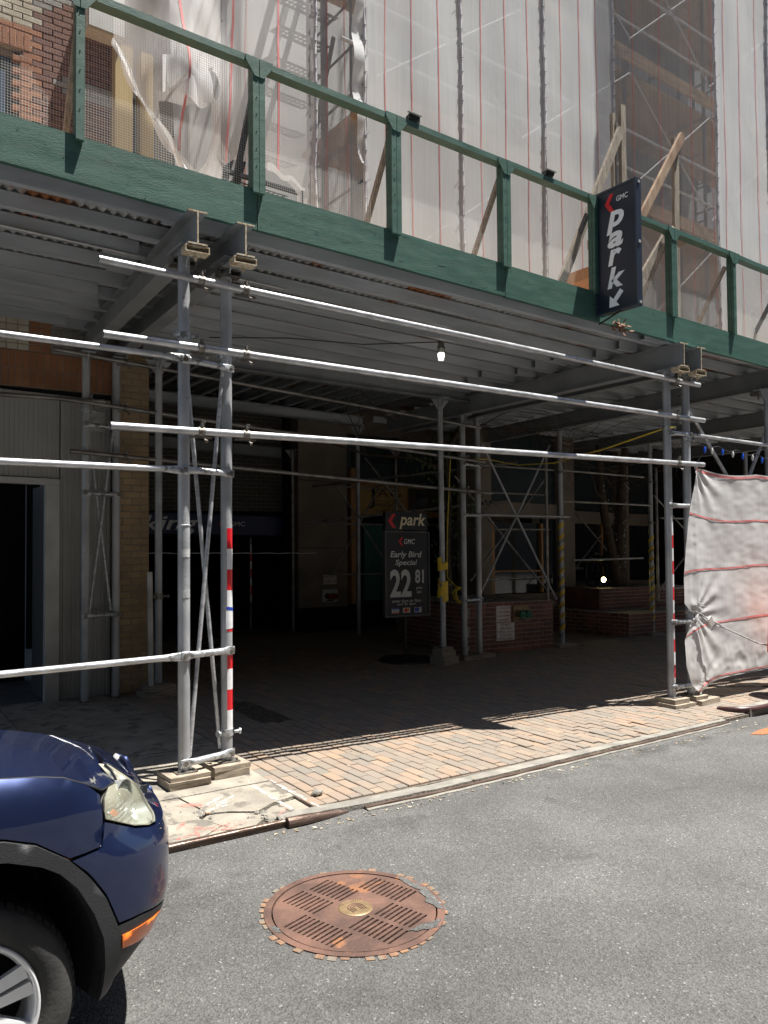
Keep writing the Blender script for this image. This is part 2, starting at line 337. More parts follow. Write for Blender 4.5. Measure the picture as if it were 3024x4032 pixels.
# ================================================================== SETTING
def asphalt():
    m = bpy.data.materials.new('asphalt'); m.use_nodes = True; n = m.node_tree.nodes; l = m.node_tree.links; b = n['Principled BSDF']; b.inputs['Roughness'].default_value = .85
    g = n.new('ShaderNodeNewGeometry').outputs['Position']
    def noi(sc, det, dist=0):
        t = n.new('ShaderNodeTexNoise'); t.inputs['Scale'].default_value = sc; t.inputs['Detail'].default_value = det; t.inputs['Distortion'].default_value = dist; l.new(g, t.inputs['Vector']); return t.outputs['Fac']
    def mr(s, a, b_, c, d):
        r = n.new('ShaderNodeMapRange'); r.inputs[1].default_value = a; r.inputs[2].default_value = b_; r.inputs[3].default_value = c; r.inputs[4].default_value = d; l.new(s, r.inputs[0]); return r.outputs[0]
    def mul(a, c):
        x = n.new('ShaderNodeMath'); x.operation = 'MULTIPLY'; l.new(a, x.inputs[0]); l.new(c, x.inputs[1]); return x.outputs[0]
    vo = n.new('ShaderNodeTexVoronoi'); vo.inputs['Scale'].default_value = 130; l.new(g, vo.inputs['Vector'])
    sp = n.new('ShaderNodeSeparateColor'); l.new(vo.outputs['Color'], sp.inputs[0])
    stones = mr(sp.outputs[0], 0, 1, .66, 1.34); light = mr(sp.outputs[1], .965, .99, 1, 2.2)
    big = mr(noi(.55, 5, .6), .3, .7, .70, 1.16); mid = mr(noi(3.2, 6), .3, .7, .86, 1.12)
    v = mul(mul(stones, light), mul(big, mid))
    dk = mr(noi(.9, 3, 1.5), .64, .70, 1, .72); v = mul(v, dk)
    sc = n.new('ShaderNodeMix'); sc.data_type = 'RGBA'; sc.blend_type = 'MULTIPLY'; sc.inputs[0].default_value = 1; sc.inputs[6].default_value = (.094, .0925, .089, 1)
    cb = n.new('ShaderNodeCombineColor'); 
    for k in range(3): l.new(v, cb.inputs[k])
    l.new(cb.outputs[0], sc.inputs[7]); l.new(sc.outputs[2], b.inputs['Base Color'])
    bp = n.new('ShaderNodeBump'); bp.inputs['Strength'].default_value = .8; bp.inputs['Distance'].default_value = .006; l.new(vo.outputs['Distance'], bp.inputs['Height'])
    b2 = n.new('ShaderNodeBump'); b2.inputs['Strength'].default_value = .5; b2.inputs['Distance'].default_value = .012; l.new(noi(38, 5), b2.inputs['Height']); l.new(bp.outputs[0], b2.inputs['Normal']); l.new(b2.outputs[0], b.inputs['Normal'])
    return m
asph = asphalt()
MANC = (1.997, 3.105); MANR = .345
mb = MB()      # road with a round hole left for the manhole
def roadfn(x, y): return P(x, y, -.04)
ring = [(MANC[0]+.415*math.cos(t*math.pi/24), MANC[1]+.415*math.sin(t*math.pi/24)) for t in range(48)]
patch([(1.5,2.6),(2.5,2.6),(2.5,3.6),(1.5,3.6)], roadfn, .06, [ring], mb=mb, smooth=False)
for a in [(-70,1.5,2.6,3.6),(2.5,110,2.6,3.6),(-70,110,-40,2.6),(-70,110,3.6,90)]:
    z = -.04
    mb.add([P(a[0],a[2],z),P(a[1],a[2],z),P(a[1],a[3],z),P(a[0],a[3],z)], [(0,1,2,3)])
tag(mb.build('road', asph, org=(0,0,0)), kind='structure')
# darker oil patches and a tar seam lie in the material; loose grit on the road
mb = MB()
for i in range(260):
    x = random.uniform(.6, 8); y = random.uniform(.8, 4.05); r = random.uniform(.003, .009)
    if (x-MANC[0])**2+(y-MANC[1])**2 < .3: continue
    c = P(x, y, -.038); mb.add([c+Vector((r,0,0)), c+Vector((0,r*.8,0)), c+Vector((-r*.8,0,0)), c+Vector((0,-r,0)), c+Vector((0,0,r))], [(0,1,4),(1,2,4),(2,3,4),(3,0,4)])
tag(mb.build('road_grit', conc2), 'scattered pale grit and small chips lying on the grey asphalt', 'grit', kind='stuff')
stainm = mk('road_stain', (.022,.021,.020), rough=.6); n_ = stainm.node_tree.nodes; t_ = n_.new('ShaderNodeTexNoise'); t_.inputs['Scale'].default_value = 5; t_.inputs['Detail'].default_value = 9; g_ = n_.new('ShaderNodeNewGeometry'); r_ = n_.new('ShaderNodeMapRange'); r_.inputs[1].default_value = .46; r_.inputs[2].default_value = .66; r_.inputs[4].default_value = .13
stainm.node_tree.links.new(g_.outputs['Position'], t_.inputs['Vector']); stainm.node_tree.links.new(t_.outputs['Fac'], r_.inputs[0]); stainm.node_tree.links.new(r_.outputs[0], n_['Principled BSDF'].inputs['Alpha'])
stn = bpy.data.objects.new('road_stains', None); COL.objects.link(stn); stn.location = P(4, 3.5, -.036); tag(stn, kind='structure')
for k, (x, y, rx, ry) in enumerate([(5.4,4.08,1.5,.13),(5.9,4.1,.8,.08),(2.6,3.85,.5,.2),(1.35,3.6,.5,.3),(1.6,2.3,.5,.3)]):
    pts = [(x+rx*(1+.4*noise.noise(Vector((math.cos(t*.2)*2+k*5, math.sin(t*.2)*2, 0))))*math.cos(t*.2), y+ry*(1+.4*noise.noise(Vector((math.cos(t*.2)*2, math.sin(t*.2)*2+k*5, 4))))*math.sin(t*.2)) for t in range(31)]
    patch(pts, lambda a, b: P(a, b, -.0372), .2, smooth=False).build('stain', stainm, stn)
# concrete sidewalk (left), with cracked corner
side = bpy.data.objects.new('sidewalk', None); COL.objects.link(side); side.location = P(0, 5, 0); tag(side, kind='structure')
mb = MB()
def slabs(mb, x0, x1, y0, y1, h, th=.1, g=.008): mb.box(x0+g, x1-g, y0+g, y1-g, h-th, h)
def slabfn(h):
    return lambda x, y: P(x, y, h+.004*noise.noise(Vector((x*2, y*2, h*50)))+(.003*noise.noise(Vector((x*12, y*12, 2)))))
def slab(poly, h, name='slab'):
    m = patch(poly, slabfn(h), .12, rim=lambda x, y: P(x, y, h-.1), smooth=False); m.build(name, conc, side)
slab([(1.30,4.27),(1.72,4.27),(1.86,4.36),(1.80,4.55),(1.86,4.72),(1.82,4.98),(1.30,4.98)], .0)
slab([(1.73,4.27),(2.04,4.265),(2.10,4.32),(2.16,4.36),(2.14,4.47),(1.99,4.56),(1.875,4.60),(1.815,4.54),(1.875,4.37)], -.006)
slab([(2.11,4.315),(2.20,4.27),(2.32,4.28),(2.486,4.36),(2.488,4.60),(2.30,4.56),(2.155,4.46),(2.175,4.36)], -.02)
slab([(1.835,4.98),(1.875,4.72),(1.83,4.62),(1.885,4.61),(2.0,4.57),(2.15,4.475),(2.3,4.57),(2.488,4.61),(2.49,4.98)], .0)
slab([(1.30,4.99),(2.49,4.99),(2.53,6.1),(1.30,6.1)], .002)
for i, (a, b) in enumerate([(-3.0,-1.6),(-1.59,-.15),(-.14,1.29)]): slab([(a,4.27),(b,4.27),(b,6.1),(a,6.1)], .001*i)
for i, (a, b) in enumerate([(-3.0,-1.6),(-1.59,-.15),(-.14,1.29),(1.30,2.56)]):
    slab([(a,6.11),(b,6.11),(b,7.5),(a,7.5)], .002*i); slab([(a,7.51),(b if b < 2 else 2.84,7.51),(b if b < 2 else 2.84,8.74),(a,8.74)], -.001*i)
mb = MB(); mb.box(-3.2, 2.55, 4.24, 8.9, -.12, -.035); mb.build('slab_bed', sandj, side)
mb = MB()
for i in range(30):
    x, y = random.choice([(2.12,4.40),(1.86,4.62),(1.80,4.66),(2.2,4.3)]); x += random.gauss(0,.05); y += random.gauss(0,.05); r = random.uniform(.008,.022)
    c = P(x, y, 0); mb.add([c+Vector((r,0,0)), c+Vector((0,r*.8,0)), c+Vector((-r*.8,0,0)), c+Vector((0,-r,0)), c+Vector((r*.2,0,r*.8))], [(0,1,4),(1,2,4),(2,3,4),(3,0,4)])
mb.build('broken_concrete', conc2, side, kind='stuff')
def splat(name, c, rx, ry, ang, mat, seed, h=.012, n=28, rough=.35):
    pts = []
    for i in range(n):
        t = 2*math.pi*i/n; r = 1+rough*noise.noise(Vector((math.cos(t)*2+seed, math.sin(t)*2, seed)))*1.6
        x, y = rx*r*math.cos(t), ry*r*math.sin(t); pts.append((c[0]+x*math.cos(ang)-y*math.sin(ang), c[1]+x*math.sin(ang)+y*math.cos(ang)))
    patch(pts, lambda x, y: slabfn(0)(x, y)+Vector((0, 0, .0022)), .04, smooth=False).build(name, mat, side)
splat('red_spray_mark', (1.845,4.80), .085, .04, -.6, redp, 1)
for i, (x, y, a) in enumerate([(1.66,4.49,.9),(1.64,4.31,.2),(1.70,4.33,1.3),(1.80,4.36,.1),(1.89,4.35,.9),(1.85,4.30,-.3),(2.29,4.385,.8),(1.95,4.32,.3),(1.73,4.40,-.6)]): splat('red_spray_mark', (x, y), .075, .016, a, redp, i+3, .012)
for i, (x, y, a, L) in enumerate([(1.99,4.80,.55,.11),(2.06,4.78,.45,.10),(1.97,4.67,.25,.09),(2.03,4.73,.5,.07),(2.35,4.72,1.58,.34),(2.51,4.66,1.60,.32)]): splat('white_spray_mark', (x, y), L, .016, a, whitep, i+21, .013)
# brick paving of the driveway: single pavers where they show largest
pave = bpy.data.objects.new('pavement', None); COL.objects.link(pave); pave.location = P(5, 6, 0); tag(pave, kind='structure')
cells = []
for i in range(134):
    x = 2.54+i*.0965; off = (i % 2)*.096+ (.012*math.sin(i*1.7))
    for j in range(-1, 44):
        y = 4.345+off+j*.192
        a, b = y, y+.192
        if a < 4.36: a = 4.36
        if b-a < .05: continue
        yc = (a+b)/2
        if yc > 12.8: continue
        if 3.22 < x < 3.56 and 6.6 < yc < 7.63: continue
        if x < 2.86 and yc > 7.4 and False: continue
        cells.append((x, yc, b-a))
def vis(c):
    d = Vector((c[0], c[1], -1.69)); z = d.dot(FW); u = d.dot(RT)/z
    return (0 if abs(u) < .53 else 50)+z+(max(0, c[1]-6.2)*.6)
cells.sort(key=vis)
pm = {}
def pavergeo(mb, c, L, tilt=(0,0)):
    w = .0443; e = .004; l2 = L/2-.0045
    def q(x, y, z): return Vector(c)+Vector((x, y, z+x*tilt[0]+y*tilt[1]))
    o_ = [q(-w,-l2,-.03),q(w,-l2,-.03),q(w,l2,-.03),q(-w,l2,-.03)]; m_ = [q(-w,-l2,-e),q(w,-l2,-e),q(w,l2,-e),q(-w,l2,-e)]
    t_ = [q(-w+e,-l2+e,0),q(w-e,-l2+e,0),q(w-e,l2-e,0),q(-w+e,l2-e,0)]
    mb.add(o_+m_+t_, [(0,1,5,4),(1,2,6,5),(2,3,7,6),(3,0,4,7),(4,5,9,8),(5,6,10,9),(6,7,11,10),(7,4,8,11),(8,9,10,11)])
rest = MB()
for k, (x, y, L) in enumerate(cells):
    dz = random.uniform(-.003, .003)
    if 4.35 < y < 4.9 and 4.6 < x < 6.4: dz += random.uniform(-.008, .006)
    c = P(x, y, dz+.003*math.sin(x*1.3)*math.cos(y))
    if k < 300:
        vkey = (round(L, 2), k % 4)
        if vkey not in pm:
            m_ = MB(); pavergeo(m_, (0,0,0), L, (S+random.uniform(-.02,.02), random.uniform(-.015,.015))); pm[vkey] = m_.mesh('paver', paver)
        inst('paver', pm[vkey], c, pave)
    else:
        rest.t = random.random(); pavergeo(rest, c, L, (S, 0))
rest.build('paver_field', paver, pave, kind='stuff')
mb = MB(); mb.box(2.5, 15.6, 4.34, 13, -.1, -.012); mb.build('joint_bed', sandj, pave)
mb = MB(); mb.box(8, 26, 12.99, 24, -.1, -.004); mb.box(2.6, 8, 12.99, 30, -.1, -.006); mb.box(15.6, 34, 4.3, 13, -.1, -.003); mb.build('rear_paving', sandj, pave)
# drain grate in the driveway
gr = thing('drain_grate', P(3.39,7.1,0), 'dark rectangular drain grate set flush in the shaded brick driveway', 'grate')
mb = MB(); mb.box(3.225,3.545,6.61,7.62,-.06,-.05); mb.build('pit', conc2, gr)
mb = MB(); mb.box(3.225,3.245,6.61,7.62,-.05,.002); mb.box(3.53,3.55,6.61,7.62,-.05,.002); mb.box(3.245,3.53,6.61,6.63,-.05,.002); mb.box(3.245,3.53,7.60,7.62,-.05,.002); mb.build('frame', clampm, gr)
gb = None
for i in range(19):
    y = 6.66+i*.05
    if gb is None:
        m_ = MB(); m_.add([Vector((a, b, c)) for c in (-.03, 0) for a, b in ((-.142,-.008),(.142,-.008),(.142,.008),(-.142,.008))], [(3,2,1,0),(4,5,6,7),(0,1,5,4),(1,2,6,5),(2,3,7,6),(3,0,4,7)]); gb = m_.mesh('grate_bar', clampm)
    inst('grate_bar', gb, P(3.3875, y, 0), gr)
# kerbs
kerb = bpy.data.objects.new('kerb', None); COL.objects.link(kerb); kerb.location = P(3, 4.2, -.04); tag(kerb, kind='structure')
def strip(pts, mat, name, h0, h1, wfun, parent=kerb):   # pts (x, y, top) of the street edge
    q = []; sd_ = sum(map(ord, name))
    for a, b in zip(pts, pts[1:]):
        k = max(1, int((b[0]-a[0])/.06))
        for i in range(k):
            t = i/k; x = lerp(a[0], b[0], t); am = 1 if 'steel' not in name else .25; q.append((x, lerp(a[1], b[1], t)+am*.007*noise.noise(Vector((x*5, sd_, 0)))+am*.003*noise.noise(Vector((x*24, sd_, 2))), lerp(a[2], b[2], t)+am*.005*noise.noise(Vector((x*6, sd_, 5)))))
    pts = q+[pts[-1]]; m = MB(); n = len(pts); vs = []
    for x, y, t in pts: vs += [P(x, y, h0), P(x, y+.003, t), P(x, y+wfun, t+.001), P(x, y+wfun, h0)]
    fs = []
    for i in range(n-1):
        b = i*4; fs += [(b, b+4, b+5, b+1), (b+1, b+5, b+6, b+2), (b+2, b+6, b+7, b+3)]
    fs += [(0,1,2,3), (n*4-4, n*4-1, n*4-2, n*4-3)]
    m.add(vs, fs); return m.build(name, mat, parent)
strip([(-3,4.235,.005),(1.4,4.225,.005),(2.215,4.222,.003)], steelk, 'steel_edge', -.1, .0, .028)
m_ = MB(); m_.tube([P(-3,4.238,-.003),P(2.215,4.226,-.005)], .012, 8); m_.build('rolled_edge', steelk, kerb)
m_ = MB(); pts = [P(2.225,4.215,-.012),P(2.35,4.21,-.014),P(2.52,4.225,-.024),P(2.68,4.245,-.04)]; m_.tube(pts, [.034,.034,.028,.014], 12); m_.build('steel_end', steelk, kerb)
zp = [(2.22,4.245,-.018),(2.5,4.25,-.02),(2.8,4.235,-.024),(3.4,4.22,-.028),(4.2,4.235,-.028),(5.3,4.27,-.027),(6.3,4.29,-.027),(7.15,4.31,-.026)]
strip([(x, y, t+.018) for x, y, t in zp], conc2, 'concrete_strip', -.1, .0, .10)
strip([(x, y-.030, t+.004) for x, y, t in zp[2:]], steelk, 'steel_strip', -.1, .0, .029)
strip([(x, y-.062, t-.006) for x, y, t in zp[2:]], conc2, 'gutter_lip', -.1, .0, .031)
def arcp(c, r, a0, a1, n): return [(c[0]+r*math.cos(math.radians(lerp(a0,a1,i/n))), c[1]+r*math.sin(math.radians(lerp(a0,a1,i/n)))) for i in range(n+1)]
m_ = MB(); m_.tube([P(7.52,4.62,.0),P(7.50,4.5,.02),P(7.56,4.40,.03),P(7.70,4.33,.035),P(8.1,4.31,.04),(12,4.31,S*12+.03)], .030, 12); m_.build('red_painted_edge', mk('dark_red_painted_steel', (.06,.022,.022), (.06,.03,.03), rough=.35, scale=12), kerb)
m_ = MB(); m_.box(7.62, 15, 4.33, 4.50, -.08, .035); m_.build('kerb_stone', conc2, kerb)
splat2 = MB(); patch([(6.9,3.93),(7.15,3.98),(7.5,3.98),(7.9,4.1),(7.9,3.85),(7.4,3.8),(7.0,3.86)], lambda x, y: P(x, y, -.036), .1, mb=splat2, smooth=False); tag(splat2.build('orange_road_mark', mk('road_orange', (.42,.12,.03), (.25,.10,.05), rough=.9, scale=14)), kind='structure')
mb = MB()
for i in range(240):
    x = random.uniform(2.0, 9); y = 4.14+abs(random.gauss(0, .05))-.06 if random.random() < .7 else random.uniform(4.4, 5.4); h = -.036 if y < 4.2 else .004; c = P(x, y, h); a = random.uniform(0, 6.28); L = random.uniform(.008, .022); mb.t = random.random()
    d1 = Vector((math.cos(a)*L, math.sin(a)*L, 0)); d2 = Vector((-math.sin(a)*L*.45, math.cos(a)*L*.45, .004)); mb.add([c-d1, c-d2*.8+Vector((0,0,.004)), c+d1, c+d2], [(0,1,2,3)])
tag(mb.build('kerb_litter', mk('litter', (.3,.25,.15), rough=.9, rnd=[(.20,.13,.07),(.40,.33,.22),(.12,.10,.06),(.5,.47,.4)])), 'scattered small dry leaves and scraps along the gutter and driveway bricks', 'litter', kind='stuff')
# chip of stone lying on the pavers
def rock(c, r, seed, mat):
    bm = bmesh.new(); bmesh.ops.create_icosphere(bm, subdivisions=2, radius=1)
    m = MB(); vs = []
    for v in bm.verts:
        k = 1+.35*noise.noise(v.co*1.6+Vector((seed,0,0))); vs.append(Vector(c)+Vector((v.co.x*r[0]*k, v.co.y*r[1]*k, v.co.z*r[2]*k+r[2]*.8)))
    fs = [[v.index for v in f.verts] for f in bm.faces]; bm.free(); return m.add(vs, fs)
tag(rock(P(2.62,4.53,0), (.042,.03,.022), 4, conc2).build('stone_chunk', conc2), 'fist sized lump of broken grey concrete lying alone on the brick driveway', 'stone')
tag(rock(P(1.875,4.60,0), (.02,.016,.012), 9, conc2).build('stone_chip', mk('pinkish_stone', (.55,.38,.28), rough=.9)), 'small pinkish stone chip in the crack of the broken concrete slab', 'stone')
# ------------------------------------------------------------------ manhole
MS = 1.22
man = thing('manhole', P(MANC[0], MANC[1], -.04), 'round rusty manhole cover with rows of slots and a brass coloured centre in the asphalt', 'manhole cover')
def mp(h): return lambda x, y: P(MANC[0]+x*MS, MANC[1]+y*MS, h)
ca = math.radians(18); mp_d = (math.cos(ca), math.sin(ca))
slots = []
def slot(cx_, cy_, L=.116, w=.0095):
    d = mp_d; n = (-d[1], d[0]); return [(cx_+d[0]*a*L/2+n[0]*b*w/2, cy_+d[1]*a*L/2+n[1]*b*w/2) for a, b in ((-1,-1),(1,-1),(1.04,0),(1,1),(-1,1),(-1.04,0))]
for col, sx in enumerate((-.213,-.071,.071,.213)):
    for k in range(-14, 15):
        a, b = sx, k*.0225+(col % 2)*.011
        x, y = a*mp_d[0]-b*mp_d[1], a*mp_d[1]+b*mp_d[0]
        ends = [math.hypot(x+s_*mp_d[0]*.058, y+s_*mp_d[1]*.058) for s_ in (-1, 1)]
        if max(ends) > .295 or min(ends+[math.hypot(x, y)]) < .080: continue
        slots.append(slot(x, y))
circ = [(.315*math.cos(t*math.pi/32), .315*math.sin(t*math.pi/32)) for t in range(64)]
patch(circ, lambda x, y: P(MANC[0]+x*MS, MANC[1]+y*MS, -.036+.0012*noise.noise(Vector((x*40, y*40, 0)))), .05, slots, rim=mp(-.06), smooth=False).build('cover', rust, man)
mb = MB(); mb.add([mp(-.061)(*p) for p in circ], [tuple(range(64))]); mb.build('pit', darkm, man)
ringp = MB(); N = 64
vs = []
for t in range(N):
    a = 2*math.pi*t/N; 
    for r, z in ((.321,-.06),(.321,-.034),(.349,-.034),(.349,-.06)): vs.append(mp(z)(r*math.cos(a), r*math.sin(a)))
ringp.add(vs, [(t*4+k, ((t+1) % N)*4+k, ((t+1) % N)*4+k+1, t*4+k+1) for t in range(N) for k in range(3)]); ringp.build('rim', rust, man)
tm = None
for t in range(52):
    if random.random() < .38: continue
    a0 = 2*math.pi*t/52; m_ = MB(); vs = []
    r1, r2 = .350, .350+random.uniform(.010,.030)
    if math.sin(a0-.6) < -.86 : r2 = .36
    for z in (-.07, -.0355+random.uniform(-.002,.001)):
        for r, da in ((r1,.01),(r2,.014),(r2,.095),(r1,.1)): vs.append(mp(z)(r*math.cos(a0+da), r*math.sin(a0+da)))
    m_.add(vs, [(4,5,6,7),(0,1,5,4),(1,2,6,5),(2,3,7,6),(3,0,4,7)]); m_.build('rim_tooth', rusto, man)
hub = MB(); hc = (.006, .004); vs = [mp(-.0345)(hc[0]+.068*math.cos(t*math.pi/16), hc[1]+.068*math.sin(t*math.pi/16)) for t in range(32)]; vs2 = [mp(-.031)(hc[0]+.062*math.cos(t*math.pi/16), hc[1]+.062*math.sin(t*math.pi/16)) for t in range(32)]
hub.add(vs+vs2, [(t, (t+1) % 32, 32+(t+1) % 32, 32+t) for t in range(32)]+[tuple(range(32,64))]); hub_o = hub.build('hub', brass, man)
mb = MB()
for r in (.012,.022,.032):
    pts = [mp(-.0305)(hc[0]+r*math.cos(math.radians(a)), hc[1]-.005+r*math.sin(math.radians(a))) for a in range(-20,201,20)]; pts = [pts[0]-Vector((0,.022,0))]+pts+[pts[-1]-Vector((0,.022,0))]
    mb.tube(pts, .0028, 5)
for k in range(11): mb.tube([mp(-.0305)(hc[0]-.048+.0095*k, hc[1]+.036+.006*math.sin(k*.3)), mp(-.0305)(hc[0]-.045+.0095*k, hc[1]+.046+.006*math.sin(k*.3))], .0018, 4)
mb.build('cast_emblem', rust, hub_o)
def tarblob(c, rx, ry, seed):
    pts = []
    for i in range(40):
        t = 2*math.pi*i/40; r = 1+.8*noise.noise(Vector((math.cos(t)*1.8+seed, math.sin(t)*1.8, seed)))
        x, y = c[0]+rx*r*math.cos(t), c[1]+ry*r*math.sin(t); q = min(1, .37/math.hypot(x, y)); pts.append((x*q, y*q))
    return pts
for i, (a, rx, ry) in enumerate([((.305,-.13),.035,.09),((.16,-.265),.09,.022),((-.335,.03),.02,.03),((.33,.04),.025,.09)]):
    patch(tarblob(a, rx, ry, i*3.1), lambda x, y: P(MANC[0]+x*MS, MANC[1]+y*MS, (-.0325 if math.hypot(x,y) < .345 else -.038)+.0008*noise.noise(Vector((x*90, y*90, 1)))), .02, smooth=False).build('asphalt_residue', asph, man)
# ================================================================== SIDEWALK SHED
def coupler(mb, c, axis_a, axis_b, r1=.044, r2=.026):
    """swivel clamp at c joining a post (along axis_a) and a tube (axis_b)"""
    c = Vector(c); a = Vector(axis_a).normalized(); b = Vector(axis_b).normalized(); n = a.cross(b).normalized()
    return mb
def ring(mb, c, axis, r, w, th=.006, n=14):
    c = Vector(c); a = Vector(axis).normalized(); mb.tube([c-a*w/2, c+a*w/2], r+th, n)
def bolt(mb, c, d, L=.03, r=.007): mb.tube([Vector(c), Vector(c)+Vector(d).normalized()*L], r, 6); mb.tube([Vector(c)+Vector(d).normalized()*L*.7, Vector(c)+Vector(d).normalized()*L*.95], r*1.9, 6)
def flat_link(name, p, q, parent, mat=linkm, r=.024, w=.058, bend=.012):
    """rod with flattened eye ends bolted to two posts"""
    p, q = Vector(p), Vector(q); d = (q-p).normalized(); L = (q-p).length; up = Z_; nrm = d.cross(up).normalized()
    mb = MB(); N = 16; n = 12; vs = []
    for i in range(N+1):
        t = i/N; e = min(t*L, (1-t)*L); k = min(1, max(0, (e-.05)/.07)); k = k*k*(3-2*k)
        hw = lerp(w/2, r, k); ht = lerp(.005, r, k); c = p+(q-p)*t
        for j in range(n):
            a = 2*math.pi*j/n; ca_, sa = math.cos(a), math.sin(a)
            if k < .5: ca_ = math.copysign(abs(ca_)**.4, ca_); sa = math.copysign(abs(sa)**.4, sa)
            vs.append(c+up*ca_*hw+nrm*sa*ht)
    fs = [(i*n+j, i*n+(j+1) % n, (i+1)*n+(j+1) % n, (i+1)*n+j) for i in range(N) for j in range(n)]+[tuple(range(n))[::-1], tuple(range(N*n, N*n+n))]
    mb.add(vs, fs, True)
    o = mb.build(name, mat, parent)
    for e in (p+d*.03, q-d*.03): b = MB(); bolt(b, e, nrm, .024, .011); b.build('bolt', clampm, o)
    return o
def tape(parent, x, y, r, segs, az, half=28):
    """reflective bands stuck on the street side of a post: segs = (top, bottom, colour)"""
    for t, b, c in segs:
        mb = MB(); n = 5; vs = []
        for h in (b, t):
            for i in range(n+1):
                a = math.radians(az+lerp(-half, half, i/n)); vs.append(P(x+(r+.0012)*math.cos(a), y+(r+.0012)*math.sin(a), h))
        mb.add(vs, [(i, i+1, n+2+i, n+1+i) for i in range(n)], True); mb.build('reflective_band', red if c == 'r' else white, parent)
def head_bracket(mb, x, y, top, bx=.055, side=1):
    # triangular gussets along the beam (Y) plus a flat seat
    for s_ in (-1, 1):
        mb.tri_prism(P(x-.004, y+s_*.02, top), P(x-.004, y+s_*.13, top), P(x-.004, y+s_*.02, top-.15), (.008,0,0))
    mb.box(x-.07, x+.07, y-.14, y+.14, top, top+.012)
def c_clamp(mb, x, y, h):
    # short channel gripping the beam flange
    mb.prof(P(x-.075, y, h), P(x+.075, y, h), [(-.03,-.028),(.03,-.028),(.03,.028),(-.03,.028)])
def post_frame(name, xa, ya, xb, yb, base, topa, topb, label, grp=None, links=(.155,.9,2.2,2.98), brace=True, r=.0425, blocks=0, brackets=True, mat=postm, lk=1.0):
    t = thing(name, P((xa+xb)/2, (ya+yb)/2, base), label, 'scaffold frame', grp)
    for x, y, top in ((xa, ya, topa), (xb, yb, topb)):
        mb = MB(); mb.tube([P(x, y, base+.008), P(x, y, top)], r, 18); mb.build('post', mat, t)
        mb = MB(); mb.box(x-.075, x+.075, y-.075, y+.075, base, base+.009)
        for s1 in (-1, 1): mb.tube([P(x+.055*s1, y-.055, base+.009), P(x+.055*s1, y-.055, base+.026)], .008, 6)
        mb.build('base_plate', clampm, t)
        if brackets:
            mb = MB(); head_bracket(mb, x, y, top-.012); mb.build('head_bracket', postm, t)
            if r > .03: mb = MB(); ring(mb, P(x, y, top-.62 if x == xa else top-.72), Z_, r, .05, .005); bolt(mb, P(x+.05, y-.02, top-.62 if x == xa else top-.72), (1,-.3,0), .05, .012); bolt(mb, P(x-.045, y-.03, top-.62 if x == xa else top-.72), (-1,-.3,0), .035, .012); mb.build('collar', linkm, t)
    if brace:
        dx = Vector((xb-xa, yb-ya, 0)).normalized()*(r*.9); off = Vector((-(yb-ya), xb-xa, 0)).normalized()*.03
        A = P(xa, ya, 0)+dx; B = P(xb, yb, 0)-dx
        for k, (p, q) in enumerate(((A+Z_*(links[0]+.03), B+Z_*(links[-1]-.02)), (B+Z_*(links[0]+.03), A+Z_*(links[-1]-.02)))):
            mb = MB(); o_ = off*(1 if k else -.3); mb.tube([p+o_, p.lerp(q, .03)+o_, p.lerp(q, .5)+o_, q+o_], .0155, 8); mb.build('diagonal_brace', galv if r > .03 else galv_d, t)
    fy = Vector((0, -(r+.006), 0))
    for h in links:
        e = Vector((xb-xa, yb-ya, 0)).normalized()*.045
        flat_link('spacer_link', P(xa, ya, h)+fy-e, P(xb, yb, h)+fy+e, t)
    return t
fl = post_frame('post_pair', 1.964, 5.25, 2.32, 5.33, .09, 3.775, 3.787, 'steel post pair behind the blue car, right post banded red and white', None)
segs = []; h = 1.797
for i in range(5): segs.append((h, h-.150, 'r' if i % 2 == 0 else 'w')); h -= .1525
segs += [(.865,.765,'r'),(.765,.615,'w'),(.615,.465,'r'),(.465,.315,'w')]
tape(fl, 2.32, 5.33, .0425, segs, -68, 40)
# plain paper sticker without its code
mb = MB(); vs = []
for i in range(7):
    a = math.radians(-68+lerp(-52, 50, i/6)); 
    for hh in (1.055+.02*i/6-.0, 1.225): vs.append(P(2.32+.0455*math.cos(a), 5.33+.0455*math.sin(a), hh-.012*i/6))
mb.add(vs, [(2*i, 2*i+2, 2*i+3, 2*i+1) for i in range(6)], True); st = mb.build('sticker', white, fl)
mb = MB(); vs = []
for i in range(7):
    a = math.radians(-68+lerp(-50, 50, i/6)); 
    for hh in (1.198, 1.222): vs.append(P(2.32+.0462*math.cos(a), 5.33+.0462*math.sin(a), hh-.012*i/6))
mb.add(vs, [(2*i, 2*i+2, 2*i+3, 2*i+1) for i in range(6)], True); mb.build('sticker_header', bluep, st)
tapem = mk('duct_tape', (.36,.37,.38), (.55,.55,.54), rough=.4, scale=18)
for h in (1.30, 1.585):
    mb = MB(); vs = []; n = 8
    for hh in (h, h+.06+.0*n):
        for i in range(n+1):
            a = math.radians(-135+i*12); vs.append(P(1.964+(.0438+.002*(i % 2))*math.cos(a), 5.25+(.0438+.002*(i % 2))*math.sin(a), hh+.004*math.sin(i*2)))
    mb.add(vs, [(i, i+1, n+2+i, n+1+i) for i in range(n)], True); mb.build('tape_remnant', tapem, fl)
mb = MB(); mb.tube([P(1.964+.045*math.cos(a*.5), 5.25+.045*math.sin(a*.5), 1.80-.012*math.sin(a*.5)) for a in range(14)], .003, 5); mb.build('rope_loop', white, fl)
mb = MB(); ring(mb, P(2.32,5.33,.30), Z_, .0425, .05, .006); bolt(mb, P(2.37,5.31,.30), (1,-.2,0), .05, .012); bolt(mb, P(2.26,5.30,.30), (-1,-.3,0), .03, .014); mb.build('collar', linkm, fl)
